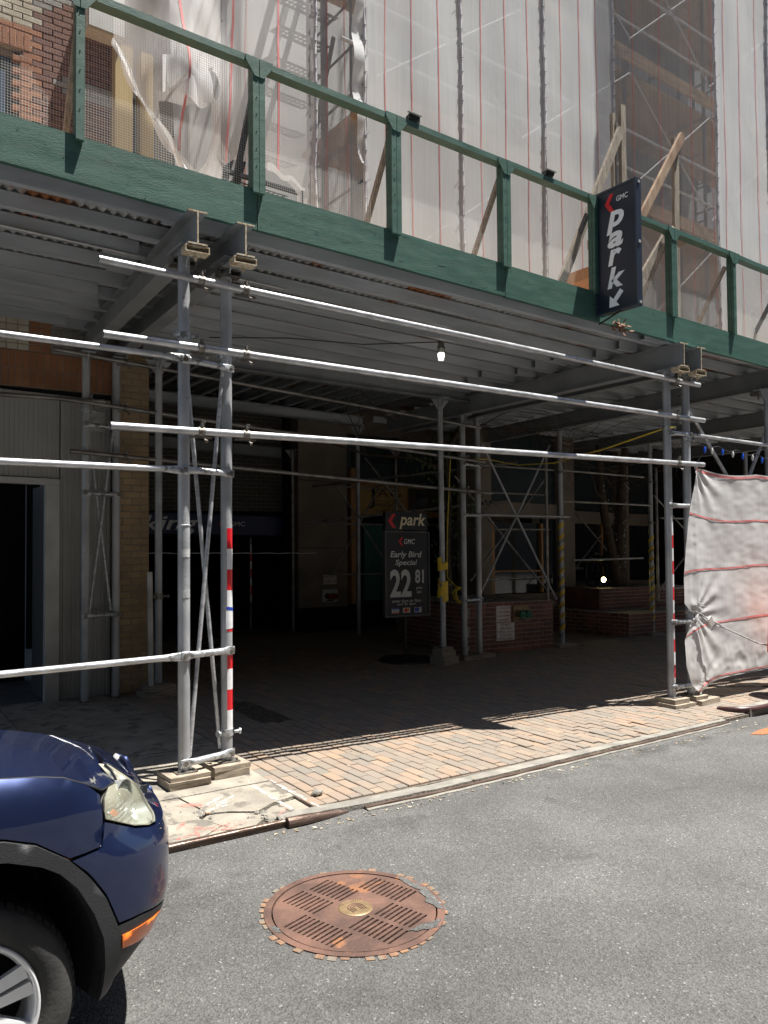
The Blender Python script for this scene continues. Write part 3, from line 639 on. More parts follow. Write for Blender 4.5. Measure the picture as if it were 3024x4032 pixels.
frr = post_frame('post_pair', 7.265, 5.0, 7.575, 4.975, .09, 3.60, 3.60, 'steel post pair at the left end of the tarp, left post banded red and white', None, links=(.20,.89,2.14), brace=False)
segs = [(1.965,1.82,'w')]; h = 1.82
for i in range(6): segs.append((h, h-.137, 'r' if i % 2 == 0 else 'w')); h -= .139
segs += [(.98,.86,'r')]+[(.82,.71,'w'),(.71,.575,'r'),(.575,.435,'w'),(.435,.30,'r'),(.30,.245,'w')]
tape(frr, 7.265, 5.0, .0425, segs, -62, 40)
flat_link('spacer_link', P(7.235,4.95,2.92), P(7.62,4.93,2.93), frr)
# timber packing under the front posts
def packing(label, x, y, bs, grp='timber packing under the scaffold posts'):
    t = thing('timber_packing', P(x, y, 0), label, 'timber block', grp); 
    for (x0, x1, y0, y1, h0, h1, a) in bs:
        mb = MB(); c = P((x0+x1)/2, (y0+y1)/2, 0); ca_, sa = math.cos(a), math.sin(a); vs = []
        for hh in (h0, h1):
            for px, py in ((x0,y0),(x1,y0),(x1,y1),(x0,y1)):
                dx, dy = px-c.x, py-c.y; q = (c.x+dx*ca_-dy*sa, c.y+dx*sa+dy*ca_); vs.append(P(q[0]+random.uniform(-.003,.003), q[1]+random.uniform(-.003,.003), hh))
        mb.hexa(vs); mb.build('board', woodm, t)
    return t
packing('stack of three boards under the left post of the pair beside the blue car', 1.964, 5.25, [(1.815,2.115,5.13,5.37,.001,.03,.04),(1.81,2.11,5.12,5.36,.031,.058,.0),(1.82,2.115,5.13,5.38,.059,.089,.05)])
packing('two boards under the red and white banded post beside the blue car', 2.32, 5.33, [(2.17,2.44,5.20,5.43,.004,.055,.02),(2.165,2.45,5.20,5.44,.056,.089,.05)])
packing('two boards under the red and white banded post beside the tarp', 7.265, 5.0, [(7.10,7.46,4.84,5.14,.001,.04,.0),(7.13,7.40,4.87,5.12,.041,.089,.03)])
packing('boards under the right post at the tarp corner', 7.575, 4.975, [(7.49,7.90,4.82,5.12,.0,.05,.1),(7.50,7.72,4.86,5.10,.051,.089,.0)])
# back row
bl = post_frame('post_pair', 2.10, 8.5, 2.44, 8.58, .0, 3.70, 3.70, 'pair of dusty grey posts standing against the tan brick pillar and ribbed panel', None, links=(.9,2.2,2.93))
pc = thing('post', P(2.87, 8.45, .05), 'single grey post in front of the garage mouth beside the tan brick pillar', 'scaffold post')
mb = MB(); mb.tube([P(2.87,8.45,.135), P(2.87,8.45,3.74)], .04, 14); mb.build('tube', postm, pc)
mb = MB(); mb.box(2.78,2.96,8.36,8.54,.125,.135); mb.build('base_plate', clampm, pc)
mb = MB(); head_bracket(mb, 2.87, 8.45, 3.72)
for s_ in (-1, 1): mb.tri_prism(P(2.87+s_*.03, 8.45, 3.72), P(2.87+s_*.15, 8.45, 3.72), P(2.87+s_*.03, 8.45, 3.56), (0,.008,0))
mb.build('head_bracket', postm, pc)
mb = MB(); ring(mb, P(2.87,8.45,1.09), Z_, .042, .07, .008); bolt(mb, P(2.9,8.4,1.09), (1,-.4,0), .07, .012); bolt(mb, P(2.84,8.4,1.09), (-1,-.4,0), .07, .012); mb.build('collar', clampm, pc)
packing('thick timber pad under the single post by the garage mouth', 2.87, 8.45, [(2.72,3.02,8.30,8.60,.06,.124,.0),(2.66,3.1,8.26,8.64,.0,.058,.02)])
tag(MB().tube([P(2.76,8.36,.02),P(2.745,8.37,1.36)], .03, 12).build('white_pipe', mk('dirty_white_pipe', (.55,.54,.52), (.35,.33,.3), rough=.6)), 'short dirty white pipe leaning upright beside the garage mouth post', 'pipe')
pq = thing('post', P(7.02, 8.53, .2), 'single grey post wrapped with torn yellow tape beside the black parking board', 'scaffold post')
mb = MB(); mb.tube([P(7.02,8.53,.245), P(7.0,8.53,3.80)], .04, 14); mb.build('tube', postm, pq)
mb = MB(); head_bracket(mb, 7.0, 8.53, 3.79)
for s_ in (-1, 1): mb.tri_prism(P(7.0+s_*.03, 8.53, 3.78), P(7.0+s_*.16, 8.53, 3.78), P(7.0+s_*.03, 8.53, 3.62), (0,.008,0))
mb.build('head_bracket', postm, pq)
mb = MB(); mb.box(6.93,7.11,8.44,8.62,.236,.245); mb.build('base_plate', clampm, pq)
mb = MB(); ring(mb, P(7.02,8.53,1.12), Z_, .042, .06, .008); bolt(mb, P(7.05,8.49,1.12), (1,-.4,0), .07, .012); bolt(mb, P(6.98,8.49,1.12), (-1,-.4,0), .06, .012); mb.build('collar', clampm, pq)
packing('pile of brick and timber blocks under the post with torn yellow tape', 7.02, 8.53, [(6.88,7.18,8.38,8.66,.0,.11,.1),(6.9,7.14,8.40,8.64,.111,.2,-.05),(6.92,7.12,8.43,8.63,.201,.235,.0)])
def ribbon_mb(r, h0, h1, turns, w, x, y, ph=0, n=60, wob=.008):
    mb = MB(); vs = []
    for i in range(n+1):
        t = i/n; a = ph+turns*2*math.pi*t; hh = lerp(h0, h1, t); rr = r+.002+wob*(.5+.5*noise.noise(Vector((a*.9, hh*3, ph))))
        for e in (-w/2, w/2): vs.append(P(x+rr*math.cos(a), y+rr*math.sin(a), hh+e))
    mb.add(vs, [(2*i, 2*i+2, 2*i+3, 2*i+1) for i in range(n)], True); return mb
for k, (h, w) in enumerate(((1.02,.16),(1.35,.10),(.92,.10))): ribbon_mb(.045, h, h+.12, 1.3, w, 7.02, 8.53, k*2, 26, .05).build('torn_tape', yel, pq)
pe = post_frame('post_pair', 7.56, 8.69, 7.93, 8.77, .05, 3.64, 3.65, 'pair of grey posts at the left corner of the brick planter with the fire connection', None, links=(.87,2.14,2.9), brace=False)
packing('flat timber pad under the pair of posts at the brick planter corner, left one', 7.56, 8.69, [(7.42,7.74,8.54,8.84,.0,.049,.0)])
packing('flat timber pad under the pair of posts at the brick planter corner, right one', 7.93, 8.77, [(7.80,8.12,8.62,8.92,.0,.049,.1)])
def taped_post(x, y, top, label, h0, h1, pad, words):
    t = thing('post', P(x, y, .05), label, 'scaffold post', 'posts wrapped in caution tape'); MBx = MB(); MBx.tube([P(x, y, .05), P(x, y, top)], .04, 14); MBx.build('tube', postm, t)
    mb = MB(); head_bracket(mb, x, y, top-.012); mb.build('head_bracket', postm, t)
    mb = MB(); ring(mb, P(x, y, 2.16), Z_, .042, .05, .007); bolt(mb, P(x+.04, y-.03, 2.16), (1,-.4,0), .05); mb.build('collar', clampm, t)
    mb = MB(); ring(mb, P(x, y, 2.95), Z_, .042, .05, .007); mb.build('collar', clampm, t)
    turns = (h1-h0)/.19; 
    rb = ribbon_mb(.041, h0, h1, turns, .075, x, y, .4, int(turns*14), .010).build('caution_tape', yel, t)
    slope = (h1-h0)/(turns*2*math.pi*.045)
    for i, (hh, wd) in enumerate(words):
        a0 = -2.15+random.uniform(-.2,.2)
        def fn(u, v, hh=hh, a0=a0): 
            a = a0+u/.05; return P(x+.0545*math.cos(a), y+.0545*math.sin(a), hh+v+u*.75)
        letters('tape_lettering', wd, blackm, rb, (0,0,0), X_, Z_, h=.052, w=.026*len(wd), fn=fn, off=.01)
    packing('wide timber pad under the '+pad, x, y, [(x-.22,x+.22,y-.13,y+.15,.0,.049,.05)]); return t
wd = [(.22+i*.155, w) for i, w in enumerate(['CAUTION','CUIDADO','CAUTION','CUIDADO','CAUTION','CUIDADO','CAUTION','CUIDADO','CAUTION','CUIDADO','CAUTION'])]
taped_post(9.95, 8.93, 3.76, 'grey post wrapped in yellow caution tape at the right end of the near planter', .22, 2.08, 'caution taped post at the near planter', wd)
taped_post(12.77, 9.18, 3.80, 'farther grey post wrapped in yellow caution tape in front of the tree planter', .22, 2.0, 'caution taped post at the tree planter', wd[:10])
def simple_post(x, y, b, top, r, label, mat=postm, brk=True, grp=None):
    t = thing('post', P(x, y, b), label, 'scaffold post', grp); MB().tube([P(x, y, b), P(x, y, top)], r, 12).build('tube', mat, t)
    if brk: mb = MB(); head_bracket(mb, x, y, top-.012); [mb.tri_prism(P(x+s_*.03, y, top-.012), P(x+s_*.16, y, top-.012), P(x+s_*.03, y, top-.17), (0,.008,0)) for s_ in (-1, 1)]; mb.build('head_bracket', mat, t)
    mb = MB(); mb.box(x-.08, x+.08, y-.08, y+.08, b, b+.01); mb.build('base_plate', clampm, t)
    mb = MB(); ring(mb, P(x, y, 2.2), Z_, r, .05, .008); mb.build('collar', clampm, t); return t
simple_post(7.85, 12.0, .0, 3.9, .04, 'dark post left of the black parking sign, in front of the gold practice sign')
pz = simple_post(7.66, 13.0, .0, 3.5, .035, 'slim dark post in front of the red fire connections on the beige wall', galv_d)
simple_post(7.0, 12.98, .0, 3.48, .035, 'slim dark post at the left edge of the beige wall', galv_d)
pb = simple_post(6.46, 13.7, .0, 3.3, .03, 'slim dark post with red and white bands deep in the garage mouth', galv_d)
segs = []; h = 1.66
for i in range(7): segs.append((h, h-.16, 'w' if i % 2 == 0 else 'r')); h -= .16
tape(pb, 6.46, 13.7, .031, segs, -65, 60)
simple_post(8.95, 12.3, .0, 3.6, .03, 'slim post behind the top panel of the black parking sign', galv_d)
simple_post(9.66, 8.98, .75, 3.2, .026, 'slim post standing in the near planter beside the caution tape', galv_d, False)
simple_post(12.5, 11.6, .7, 3.4, .028, 'slim post in front of the tree planter windows', galv_d, False)
simple_post(13.55, 9.6, .6, 3.3, .028, 'slim post half hidden behind the red and white banded post', galv_d, False)
nxt = simple_post(9.33, 5.0, .0, 3.66, .0425, 'grey front post at the right end of the tarp, cut by the picture edge')
simple_post(16.2, 9.2, .0, 3.9, .04, 'distant right post beyond the tree planter')
# horizontal tubes
def rail(label, p, q, r, mat, clamps=(), grp=None, name='rail_tube', axis=Z_, flat=False):
    p, q = Vector(p), Vector(q); t = thing(name, p, label, 'scaffold tube', grp); d = (q-p).normalized()
    mb = MB(); n = 14; 
    mb.tube([p, p.lerp(q, .33), p.lerp(q, .66), q], r, n, cap=False)
    mb.tube([q, q-d*.3], r*.86, n, cap=False); mb.tube([p, p+d*.3], r*.86, n, cap=False)
    vs = []
    for e in (p, q):   # rims and dark plugs
        a = d.cross(Z_).normalized(); b = a.cross(d)
        ro = [e+(a*math.cos(2*math.pi*k/n)+b*math.sin(2*math.pi*k/n))*r for k in range(n)]; ri = [e+(a*math.cos(2*math.pi*k/n)+b*math.sin(2*math.pi*k/n))*r*.86 for k in range(n)]
        mb.add(ro+ri, [(k, (k+1) % n, n+(k+1) % n, n+k) for k in range(n)])
    mb.build('tube', mat, t)
    for x in clamps:
        c = p+d*((x-p.x)/d.x); y = d.cross(Z_).normalized(); 
        mb = MB(); ring(mb, c, d, r, .045, .007, 12)
        back = Vector((0, 1, 0))
        mb.bar(c+back*(r+.004)-Z_*.03, c+back*(r+.004)+Z_*.03, .05, .02)
        bolt(mb, c+Vector((.012,-.01,r+.005)), (0,-.2,1), .045, .008); mb.bar(c+Vector((0,-.012,r)), c+Vector((0,-.012,r+.035)), .034, .012); mb.bar(c+Vector((-.07,.03,-r-.01)), c+Vector((.09,.03,-r-.01)), .02, .014)
        bolt(mb, c+Vector((.02,-.02,-r-.03)), (.2,-.6,-.5), .03, .007)
        mb.build('clamp', clampm, t)
    return t
fr_off = .045+.026
rail('topmost bright galvanised rail across the driveway opening, just under the deck', P(1.356,5.17,3.549), P(7.733,4.905,3.487), .0265, galv, (2.05,2.385,7.33), 'long front rails across the driveway')
rail('middle bright galvanised rail across the driveway opening', P(1.385,5.17,3.058), P(7.812,4.905,3.102), .0265, galv, (2.05,2.385,7.33), 'long front rails across the driveway')
rail('lowest bright galvanised rail across the driveway opening', P(1.434,5.17,2.455), P(7.786,4.905,2.608), .0265, galv, (2.05,2.385,7.34), 'long front rails across the driveway')
rail('highest of the three dull rails behind, on the rear posts', P(1.751,8.42,3.678), P(7.845,8.60,3.461), .024, galv_d, (2.5,), 'dull rear rails')
rail('middle one of the three dull rails behind, on the rear posts', P(1.818,8.42,3.169), P(7.919,8.60,2.947), .024, galv_d, (2.5,), 'dull rear rails')
rail('lowest of the three dull rails behind, passing the black parking sign', P(1.924,8.42,2.628), P(8.052,8.60,2.483), .024, galv_d, (2.5,7.55), 'dull rear rails')
rail('dull rail along the ribbed panel wall on the left', P(-1.5,8.42,3.03), P(2.28,8.44,3.19), .024, galv_d, (2.13,))
for h0, h1, lb in ((2.95,2.985,'upper left bright rail ending flattened on the post pair beside the car'),(2.165,2.197,'middle left bright rail ending flattened on the post pair beside the car'),(.86,.897,'lowest left bright rail ending flattened on the post pair, above the car hood')):
    t = thing('rail_tube', P(2.0,5.2,h1), lb, 'scaffold tube', 'left bright rails bolted to the post pair')
    mb = MB(); p, q = P(-1.2,5.185,h0-.03), P(1.80,5.195,h1-.002); mb.tube([p, q], .0225, 12, cap=False); mb.build('tube', galv, t)
    mb = MB(); n = 12; vs = []
    for i in range(9):
        k = 1-min(1, i/5); c = P(1.80+i*.0235, 5.195, h1-.002); 
        for j in range(n): a = 2*math.pi*j/n; vs.append(c+Vector((0, math.sin(a)*lerp(.006,.0225,k), math.cos(a)*lerp(.031,.0225,k))))
    mb.add(vs, [(i*n+j, i*n+(j+1) % n, (i+1)*n+(j+1) % n, (i+1)*n+j) for i in range(8) for j in range(n)]+[tuple(range(8*n, 9*n))], True); mb.build('flattened_end', linkm, t)
t = rail('bright rail running right from the banded post pair above the tarp', P(7.64,4.94,2.93), P(11,4.96,2.97), .022, galv)
# diagonals on the right front bay
for lb, p, q in (('diagonal tube falling right behind the tarp top, from the post collar', P(7.66,5.08,3.37), P(8.9,5.08,2.2)), ('diagonal tube rising right behind the tarp, at the picture edge', P(9.6,5.12,3.3), P(8.62,5.12,1.9))):
    t = thing('diagonal_tube', p, lb, 'scaffold tube', 'front bay diagonals'); MB().tube([p, q], .0215, 12).build('tube', galv, t)
    mb = MB(); ring(mb, p, (Vector(q)-Vector(p)), .0215, .05, .01); bolt(mb, p, (1,-.3,.3), .05); mb.build('end_clamp', clampm, t)
def thin(label, pts, r=.016, mat=galv_d, grp='slim rear braces and rails', ends=True):
    t = thing('brace_tube', pts[0], label, 'scaffold tube', grp); MB().tube(pts, r, 8).build('tube', mat, t)
    mb = MB(); mb.bar(pts[0], Vector(pts[0]).lerp(Vector(pts[-1]), .03), .045, .008); mb.bar(pts[-1], Vector(pts[-1]).lerp(Vector(pts[0]), .03), .045, .008); mb.build('flat_end', mat, t)
thin('diagonal brace falling right behind the near planter, front one of the cross', [P(7.98,8.72,3.24),P(9.72,8.85,.80)], .0175, postm)
thin('diagonal brace rising right behind the near planter, second of the cross', [P(9.58,8.82,3.36),P(7.93,8.86,.78)], .0165, postm)
thin('rear diagonal brace falling right above the near planter', [P(8.0,9.4,2.8),P(10.3,9.6,.9)]); thin('rear diagonal brace rising right above the near planter', [P(10.2,9.5,2.9),P(8.4,9.5,1.1)])
for h, y, x0, x1, nm in ((2.92,8.76,7.97,9.63,'uppermost cross rail above the near planter'),(2.15,8.70,7.60,9.93,'thicker cross rail at mid height above the near planter'),(1.15,8.90,8.0,9.6,'lowest cross rail above the near planter'),(2.55,9.3,8.2,10.0,'slim rear cross rail above the near planter'),(1.95,9.4,8.4,10.2,'slim lower rear cross rail above the near planter')):
    thin(nm, [P(x0,y,h),P(x1,y+.02,h+.03)], .02 if 'thicker' in nm else .015, postm if 'thicker' in nm else galv_d)
for h, x0, x1, nm in ((2.99,9.99,12.45,'upper rail between the two caution taped posts'),(2.46,9.99,12.7,'lower rail between the two caution taped posts'),(2.25,12.8,14.5,'short rail right of the farther caution taped post'),(.89,12.8,14.5,'low rail right of the farther caution taped post'),(1.45,10.3,12.4,'low slim rail between the two caution taped posts')):
    thin(nm, [P(x0,8.98,h),P(x1,9.1,h+.03)], .018)
thin('diagonal brace in front of the tree, falling right', [P(12.6,11.4,2.9),P(14.6,11.5,1.4)]); thin('diagonal brace in front of the tree, rising right', [P(14.9,11.5,2.6),P(12.8,11.4,.9)])
thin('diagonal brace right of the farther taped post, falling right', [P(12.9,9.2,2.7),P(14.6,9.3,1.7)]); thin('diagonal brace right of the farther taped post, rising right', [P(14.7,9.3,2.0),P(13.1,9.3,.8)])
thin('top rail in front of the gold practice sign', [P(7.2,12.0,2.74),P(8.9,12.2,2.77)]); thin('middle rail in front of the gold practice sign', [P(7.2,12.0,2.05),P(10.1,12.3,2.10)]); thin('low rail in front of the teal curtain', [P(7.2,12.0,1.13),P(9.4,12.2,1.12)])
thin('cross brace falling right in front of the gold practice sign', [P(7.3,12.1,2.95),P(9.0,12.3,.95)]); thin('cross brace rising right in front of the gold practice sign', [P(7.3,12.0,1.15),P(8.6,12.2,3.0)]); thin('dark diagonal brace crossing the gold practice sign', [P(7.95,11.9,3.3),P(9.4,12.0,1.9)], .02)
thin('dark raking tube left of the gold practice sign', [P(6.6,11.8,2.05),P(9.2,9.4,2.45)], .024, galv_d, 'long dark raking tubes'); thin('upper dark raking tube under the deck near the vine', [P(7.1,12.4,2.75),P(9.0,9.0,3.05)], .024, galv_d, 'long dark raking tubes')
# steel beams
def ibeam(label, p, q, d=.235, w=.135, mat=beamm, ends=True):
    p, q = Vector(p), Vector(q); t = thing('steel_beam', p, label, 'steel beam', 'grey steel beams carrying the deck')
    mb = MB(); e = .011; mb.prof(p, q, [(-w/2,0),(w/2,0),(w/2,e),(.005,e),(.005,d-e),(w/2,d-e),(w/2,d),(-w/2,d),(-w/2,d-e),(-.005,d-e),(-.005,e),(-w/2,e)]); o = mb.build('beam', mat, t)
    if ends:
        dd = (q-p).normalized(); m_ = MB(); m_.prof(p-dd*.004, p-dd*.0005, [(-w/2,0),(w/2,0),(w/2,e),(.005,e),(.005,d-e),(w/2,d-e),(w/2,d),(-w/2,d),(-w/2,d-e),(-.005,d-e),(-.005,e),(-w/2,e)]); m_.build('cut_end', beamend, t)
        # gripping channel under the flange, open towards the street
        for s_, yy in ((1, .05), (1, .34)):
            m_ = MB(); c = p+dd*yy-Z_*.030; W_ = .085; H_ = .024; th = .007
            pts = [(-W_,-H_),(W_,-H_),(W_,H_),(-W_,H_)]; inn = [(-W_+th,-H_+th),(W_-th,-H_+th),(W_-th,H_-th),(-W_+th,H_-th)]
            a = dd.cross(Z_).normalized(); vs = []
            for z in (-.05, .05):
                for L_ in (pts, inn): vs += [c+dd*z+a*x+Z_*y for x, y in L_]
            fs = []
            for k in range(4):
                j = (k+1) % 4; fs += [(k, j, 4+j, 4+k), (8+k, 12+k, 12+j, 8+j), (k, 8+k, 8+j, j), (4+k, 4+j, 12+j, 12+k)]
            m_.add(vs, fs); m_.tube([c-Z_*.02, c-Z_*.07], .008, 6); m_.tube([c-Z_*.045, c-Z_*.06], .014, 6); m_.build('flange_clamp', beamend if yy < .1 else clampm, t)
    return t
BT = 3.955
ibeam('left of the two beams over the post pair beside the car', P(1.955,4.96,BT-.235), P(2.14,8.73,BT-.235))
ibeam('right of the two beams over the post pair beside the car', P(2.31,4.96,BT-.235), P(2.47,8.73,BT-.235))
BR = 3.835+.02
ibeam('left of the two beams over the post pair beside the tarp', P(7.255,4.77,3.606), P(7.75,10.9,3.66), .25)
ibeam('right of the two beams over the post pair beside the tarp', P(7.565,4.77,3.606), P(8.1,10.9,3.66), .25)
ibeam('long beam to the right of the tarp post pair, ending over the near caution tape', P(9.33,4.8,3.65), P(10.35,12.4,3.68), .25)
ibeam('long beam farther right, ending over the farther caution tape', P(11.9,4.8,3.65), P(13.1,12.4,3.68), .25)
ibeam('rightmost long beam under the deck', P(14.6,4.8,3.65), P(15.6,12.4,3.68), .25)
ibeam('beam along the rear posts above the garage mouth', P(2.7,8.47,3.745), P(7.55,8.55,3.80), .24, .14, beamm, False)
ibeam('deeper beam parallel to the street inside the garage mouth', P(2.86,12.0,3.92), P(8.0,12.05,3.92), .17, .14, joistm, False)
ibeam('lowest and deepest beam inside the garage mouth', P(2.86,13.25,3.35), P(6.9,13.25,3.33), .2, .14, beamm, False)
# deck
deck = thing('shed_deck', P(5, 7, 4.1), 'grey joists and rusty corrugated steel sheets forming the roof of the sidewalk shed', 'shed roof')
def jh(x, i=0):
    f = _lin(x, [-3,2,7.4,9.3,16],[3.955,3.955,3.858,3.90,3.90]); g = 3.93; return lerp(f, g, min(1, i/9))
def _lin(t, xs, ys):
    if t <= xs[0]: return ys[0]
    for k in range(1, len(xs)):
        if t <= xs[k]: return ys[k-1]+(ys[k]-ys[k-1])*(t-xs[k-1])/(xs[k]-xs[k-1])
    return ys[-1]
def jy(x, i): return 5.205+.395*i-.045*(min(x, 9)-2)*(1-i/9)
def joist(p, q, d=.105, w=.06, flip=-1, mat=joistm):
    mb = MB(); e = .006; f = flip; pts = [(0,0),(w*f,0),(w*f,.024),((w-e)*f,.024),((w-e)*f,e),(e*f,e),(e*f,d-e),(w*f,d-e),(w*f,d),(0,d)]
    mb.prof(p, q, pts if f > 0 else pts[::-1]); return mb.build('joist', mat, deck)
for i in range(9):
    def jj(xa, xb, dy): joist(P(xa, jy(xa, i)+dy, jh(xa, i)), P(xb, jy(xb, i)+dy, jh(xb, i)))
    jj(-3.0, 1.98+.12*math.sin(i*2.1), random.uniform(-.015,.015)); jj(1.72+.10*math.cos(i*1.7), 7.45-.3*(i % 2), .05)
    jj(6.85+.12*(i % 3), 10.0, -.03); jj(9.1+.15*(i % 2), 15.9, .03)
for i in range(12):
    x = 3.15+i*.40; joist(P(x,8.4,BT+.135+.03), P(x+.1,13.0,BT+.135+.02))
for i in range(8):
    x = 8.1+i*.95
    joist(P(8.0,8.75+i*.42,BT+.0), P(15.8,8.75+i*.42,BT+.0))
def corr(x0, x1, y0, y1, h, pitch=.076, amp=.015):
    n = int((x1-x0)/pitch*6); mb = MB(); vs = []
    for j in (0, 1):
        for i in range(n+1):
            x = lerp(x0, x1, i/n); y = (jy(x, 0)-.01 if not y0 else y0) if j == 0 else y1; hh = h if y0 else h+(jh(x, 0) if j == 0 else jh(x, 9)); vs.append(P(x, y, hh+amp*math.sin(2*math.pi*x/pitch)))
    mb.add(vs, [(i, i+1, n+2+i, n+1+i) for i in range(n)], True); return mb.build('corrugated_sheet', corrm, deck)
for i in range(23):
    x0 = -3.0+i*.83; corr(x0, x0+.86, 0, 8.9, .122+(.003 if i % 2 else 0))
for i in range(18):
    x0 = 1.0+i*.83; corr(x0, x0+.86, 8.82, 12.6, BT+.34+(.003 if i % 2 else 0))
mb = MB(); xs_ = [-3,2,7.4,9.3,16.2]; q_ = lambda x, y, k, t: P(x, y, jh(x, k)+t)
for a, b in zip(xs_, xs_[1:]): mb.hexa([q_(a,jy(a,0)-.01,0,.155),q_(b,jy(b,0)-.01,0,.155),q_(b,8.80,9,.155),q_(a,8.80,9,.155),q_(a,jy(a,0)-.01,0,.19),q_(b,jy(b,0)-.01,0,.19),q_(b,8.80,9,.19),q_(a,8.80,9,.19)])
mb.build('plank_layer', plankm, deck)
mb = MB(); mb.box(.5, 16.2, 8.81, 12.7, 4.33, 4.37); mb.build('plank_layer', plankm, deck)
# green parapet
par = thing('green_parapet', P(5, 4.85, 3.9), 'green painted timber parapet with wire mesh panels along the deck edge', 'parapet fence')
PX = [-1.24, -.05, 1.14, 2.33, 3.51, 4.70, 5.88, 7.13, 8.27, 9.45, 10.6, 11.8, 13.0]
for i in range(0, 12, 1):
    if i % 2 == 0 and i+1 < 13:
        pass
jx = [-3.7, -1.25, -.05, 2.33, 4.70, 7.13, 9.5, 11.9, 14.3]
for a, b in zip(jx, jx[1:]):
    mb = MB(); n = 14; dz = random.uniform(-.008,.008)
    vs = []
    for k in range(n+1):
        x = lerp(a+.004, b-.004, k/n); z = .006*noise.noise(Vector((x*.8, 1, 0)))
        vs += [P(x, 4.812, 3.862+z+dz), P(x, 4.850, 3.862+z+dz), P(x, 4.850, 4.145+z+dz), P(x, 4.812, 4.145+z+dz)]
    fs = []
    for k in range(n):
        o_ = k*4; fs += [(o_, o_+4, o_+5, o_+1)[::-1], (o_+1, o_+5, o_+6, o_+2)[::-1], (o_+2, o_+6, o_+7, o_+3)[::-1], (o_+3, o_+7, o_+4, o_)[::-1]]
    fs += [(0,1,2,3), (n*4+3, n*4+2, n*4+1, n*4)]; mb.add(vs, fs); mb.build('fascia_board', green, par)
TOP = 5.055
for i, x in enumerate(PX):
    dbl = x in (2.33, 3.51, 4.70, 7.13, -.05)
    for k, dx in enumerate((-.046, .002) if dbl else (-.022,)):
        w_ = .044 if dbl else .05
        mb = MB(); mb.box(x+dx, x+dx+w_, 4.775, 4.808, 4.115, TOP-.048); mb.build('stud', green, par)
        mb = MB(); mb.box(x+dx, x+dx+w_, 4.812, 4.86, 4.148, TOP-.048); mb.build('stud', green, par)
    for s_ in (-1, 1):
        if not dbl and s_ < 0 and x < 2: pass
        g0 = x+s_*.003; mb = MB(); mb.add([P(g0,4.768,TOP+.0),P(g0+s_*.10,4.768,TOP-.0),P(g0+s_*.10,4.768,TOP-.035),P(g0+s_*.030,4.768,TOP-.13),P(g0,4.768,TOP-.13)]+[P(g0,4.774,TOP+.0),P(g0+s_*.10,4.774,TOP-.0),P(g0+s_*.10,4.774,TOP-.035),P(g0+s_*.030,4.774,TOP-.13),P(g0,4.774,TOP-.13)], [(0,1,2,3,4),(9,8,7,6,5)]+[(k, (k+1) % 5, 5+(k+1) % 5, 5+k) for k in range(5)]); mb.build('gusset', green, par)
    m_ = MB()
    for k in range(6): m_.tube([P(x+(-.02 if dbl else 0), 4.776, 4.30+k*.12), P(x+(-.02 if dbl else 0), 4.771, 4.30+k*.12)], .0035, 6)
    m_.build('screw_heads', blackm, par)
    mb = MB(); mb.bar(P(x+.02, 4.90, TOP-.12), P(x+.02, 5.42, 4.09), .038, .038); mb.build('raking_strut', woodg if i % 3 else blackm, par)
for a, b in zip(PX, PX[1:]):
    mb = MB(); n = 8; vs = []; dz = random.uniform(-.006,.008)
    for k in range(n+1):
        x = lerp(a+.003, b-.003, k/n); z = .01*math.sin(math.pi*k/n)*random.choice((-1,-.3,.5))*0+dz+.004*noise.noise(Vector((x*2,5,0)))
        vs += [P(x,4.775,TOP-.046+z),P(x,4.865,TOP-.046+z),P(x,4.865,TOP+z),P(x,4.775,TOP+z)]
    fs = []
    for k in range(n):
        o_ = k*4; fs += [(o_, o_+1, o_+5, o_+4), (o_+1, o_+2, o_+6, o_+5), (o_+2, o_+3, o_+7, o_+6), (o_+3, o_, o_+4, o_+7)]
    fs += [(3,2,1,0), (n*4, n*4+1, n*4+2, n*4+3)]; mb.add(vs, fs); mb.build('top_rail', green, par)
    mb = MB(); r = .0009; yy = 4.866
    h0, h1 = 4.12, TOP-.03; nz = int((h1-h0)/.0165); nx = int((b-a)/.0165)
    for k in range(nz+1):
        hh = h0+k*.0165; mb.add([P(a,yy,hh-r),P(b,yy,hh-r),P(b,yy,hh+r),P(a,yy,hh+r),P(a,yy+.0016,hh+r),P(b,yy+.0016,hh+r)], [(0,1,2,3),(3,2,5,4)])
    for k in range(nx+1):
        x = a+k*.0165+.004*math.sin(k*.2); mb.add([P(x-r,yy-.001,h0),P(x+r,yy-.001,h0),P(x+r,yy-.001,h1),P(x-r,yy-.001,h1),P(x+r,yy+.0008,h0),P(x+r,yy+.0008,h1)], [(0,1,2,3),(1,4,5,2)])
    mb.build('wire_mesh', wirem, par, kind='stuff')
mb = MB()
for i in range(150):
    x = random.choice(jx[1:-1])+random.choice((-.03,.03)) if i % 3 == 0 else random.uniform(-1, 10); h = random.choice([3.90,4.0,4.11]) if i % 3 == 0 else random.uniform(3.89, 4.12); r = .0045 if i % 3 == 0 else random.uniform(.002,.006)
    c = P(x, 4.8105, h); mb.add([c+Vector((r*math.cos(k*1.047), 0, r*math.sin(k*1.047)))-Vector((0,.0012,0)) for k in range(6)], [tuple(range(6))])
mb.build('nail_heads', mk('nail_head', (.02,.03,.025), rough=.6), par, kind='stuff')
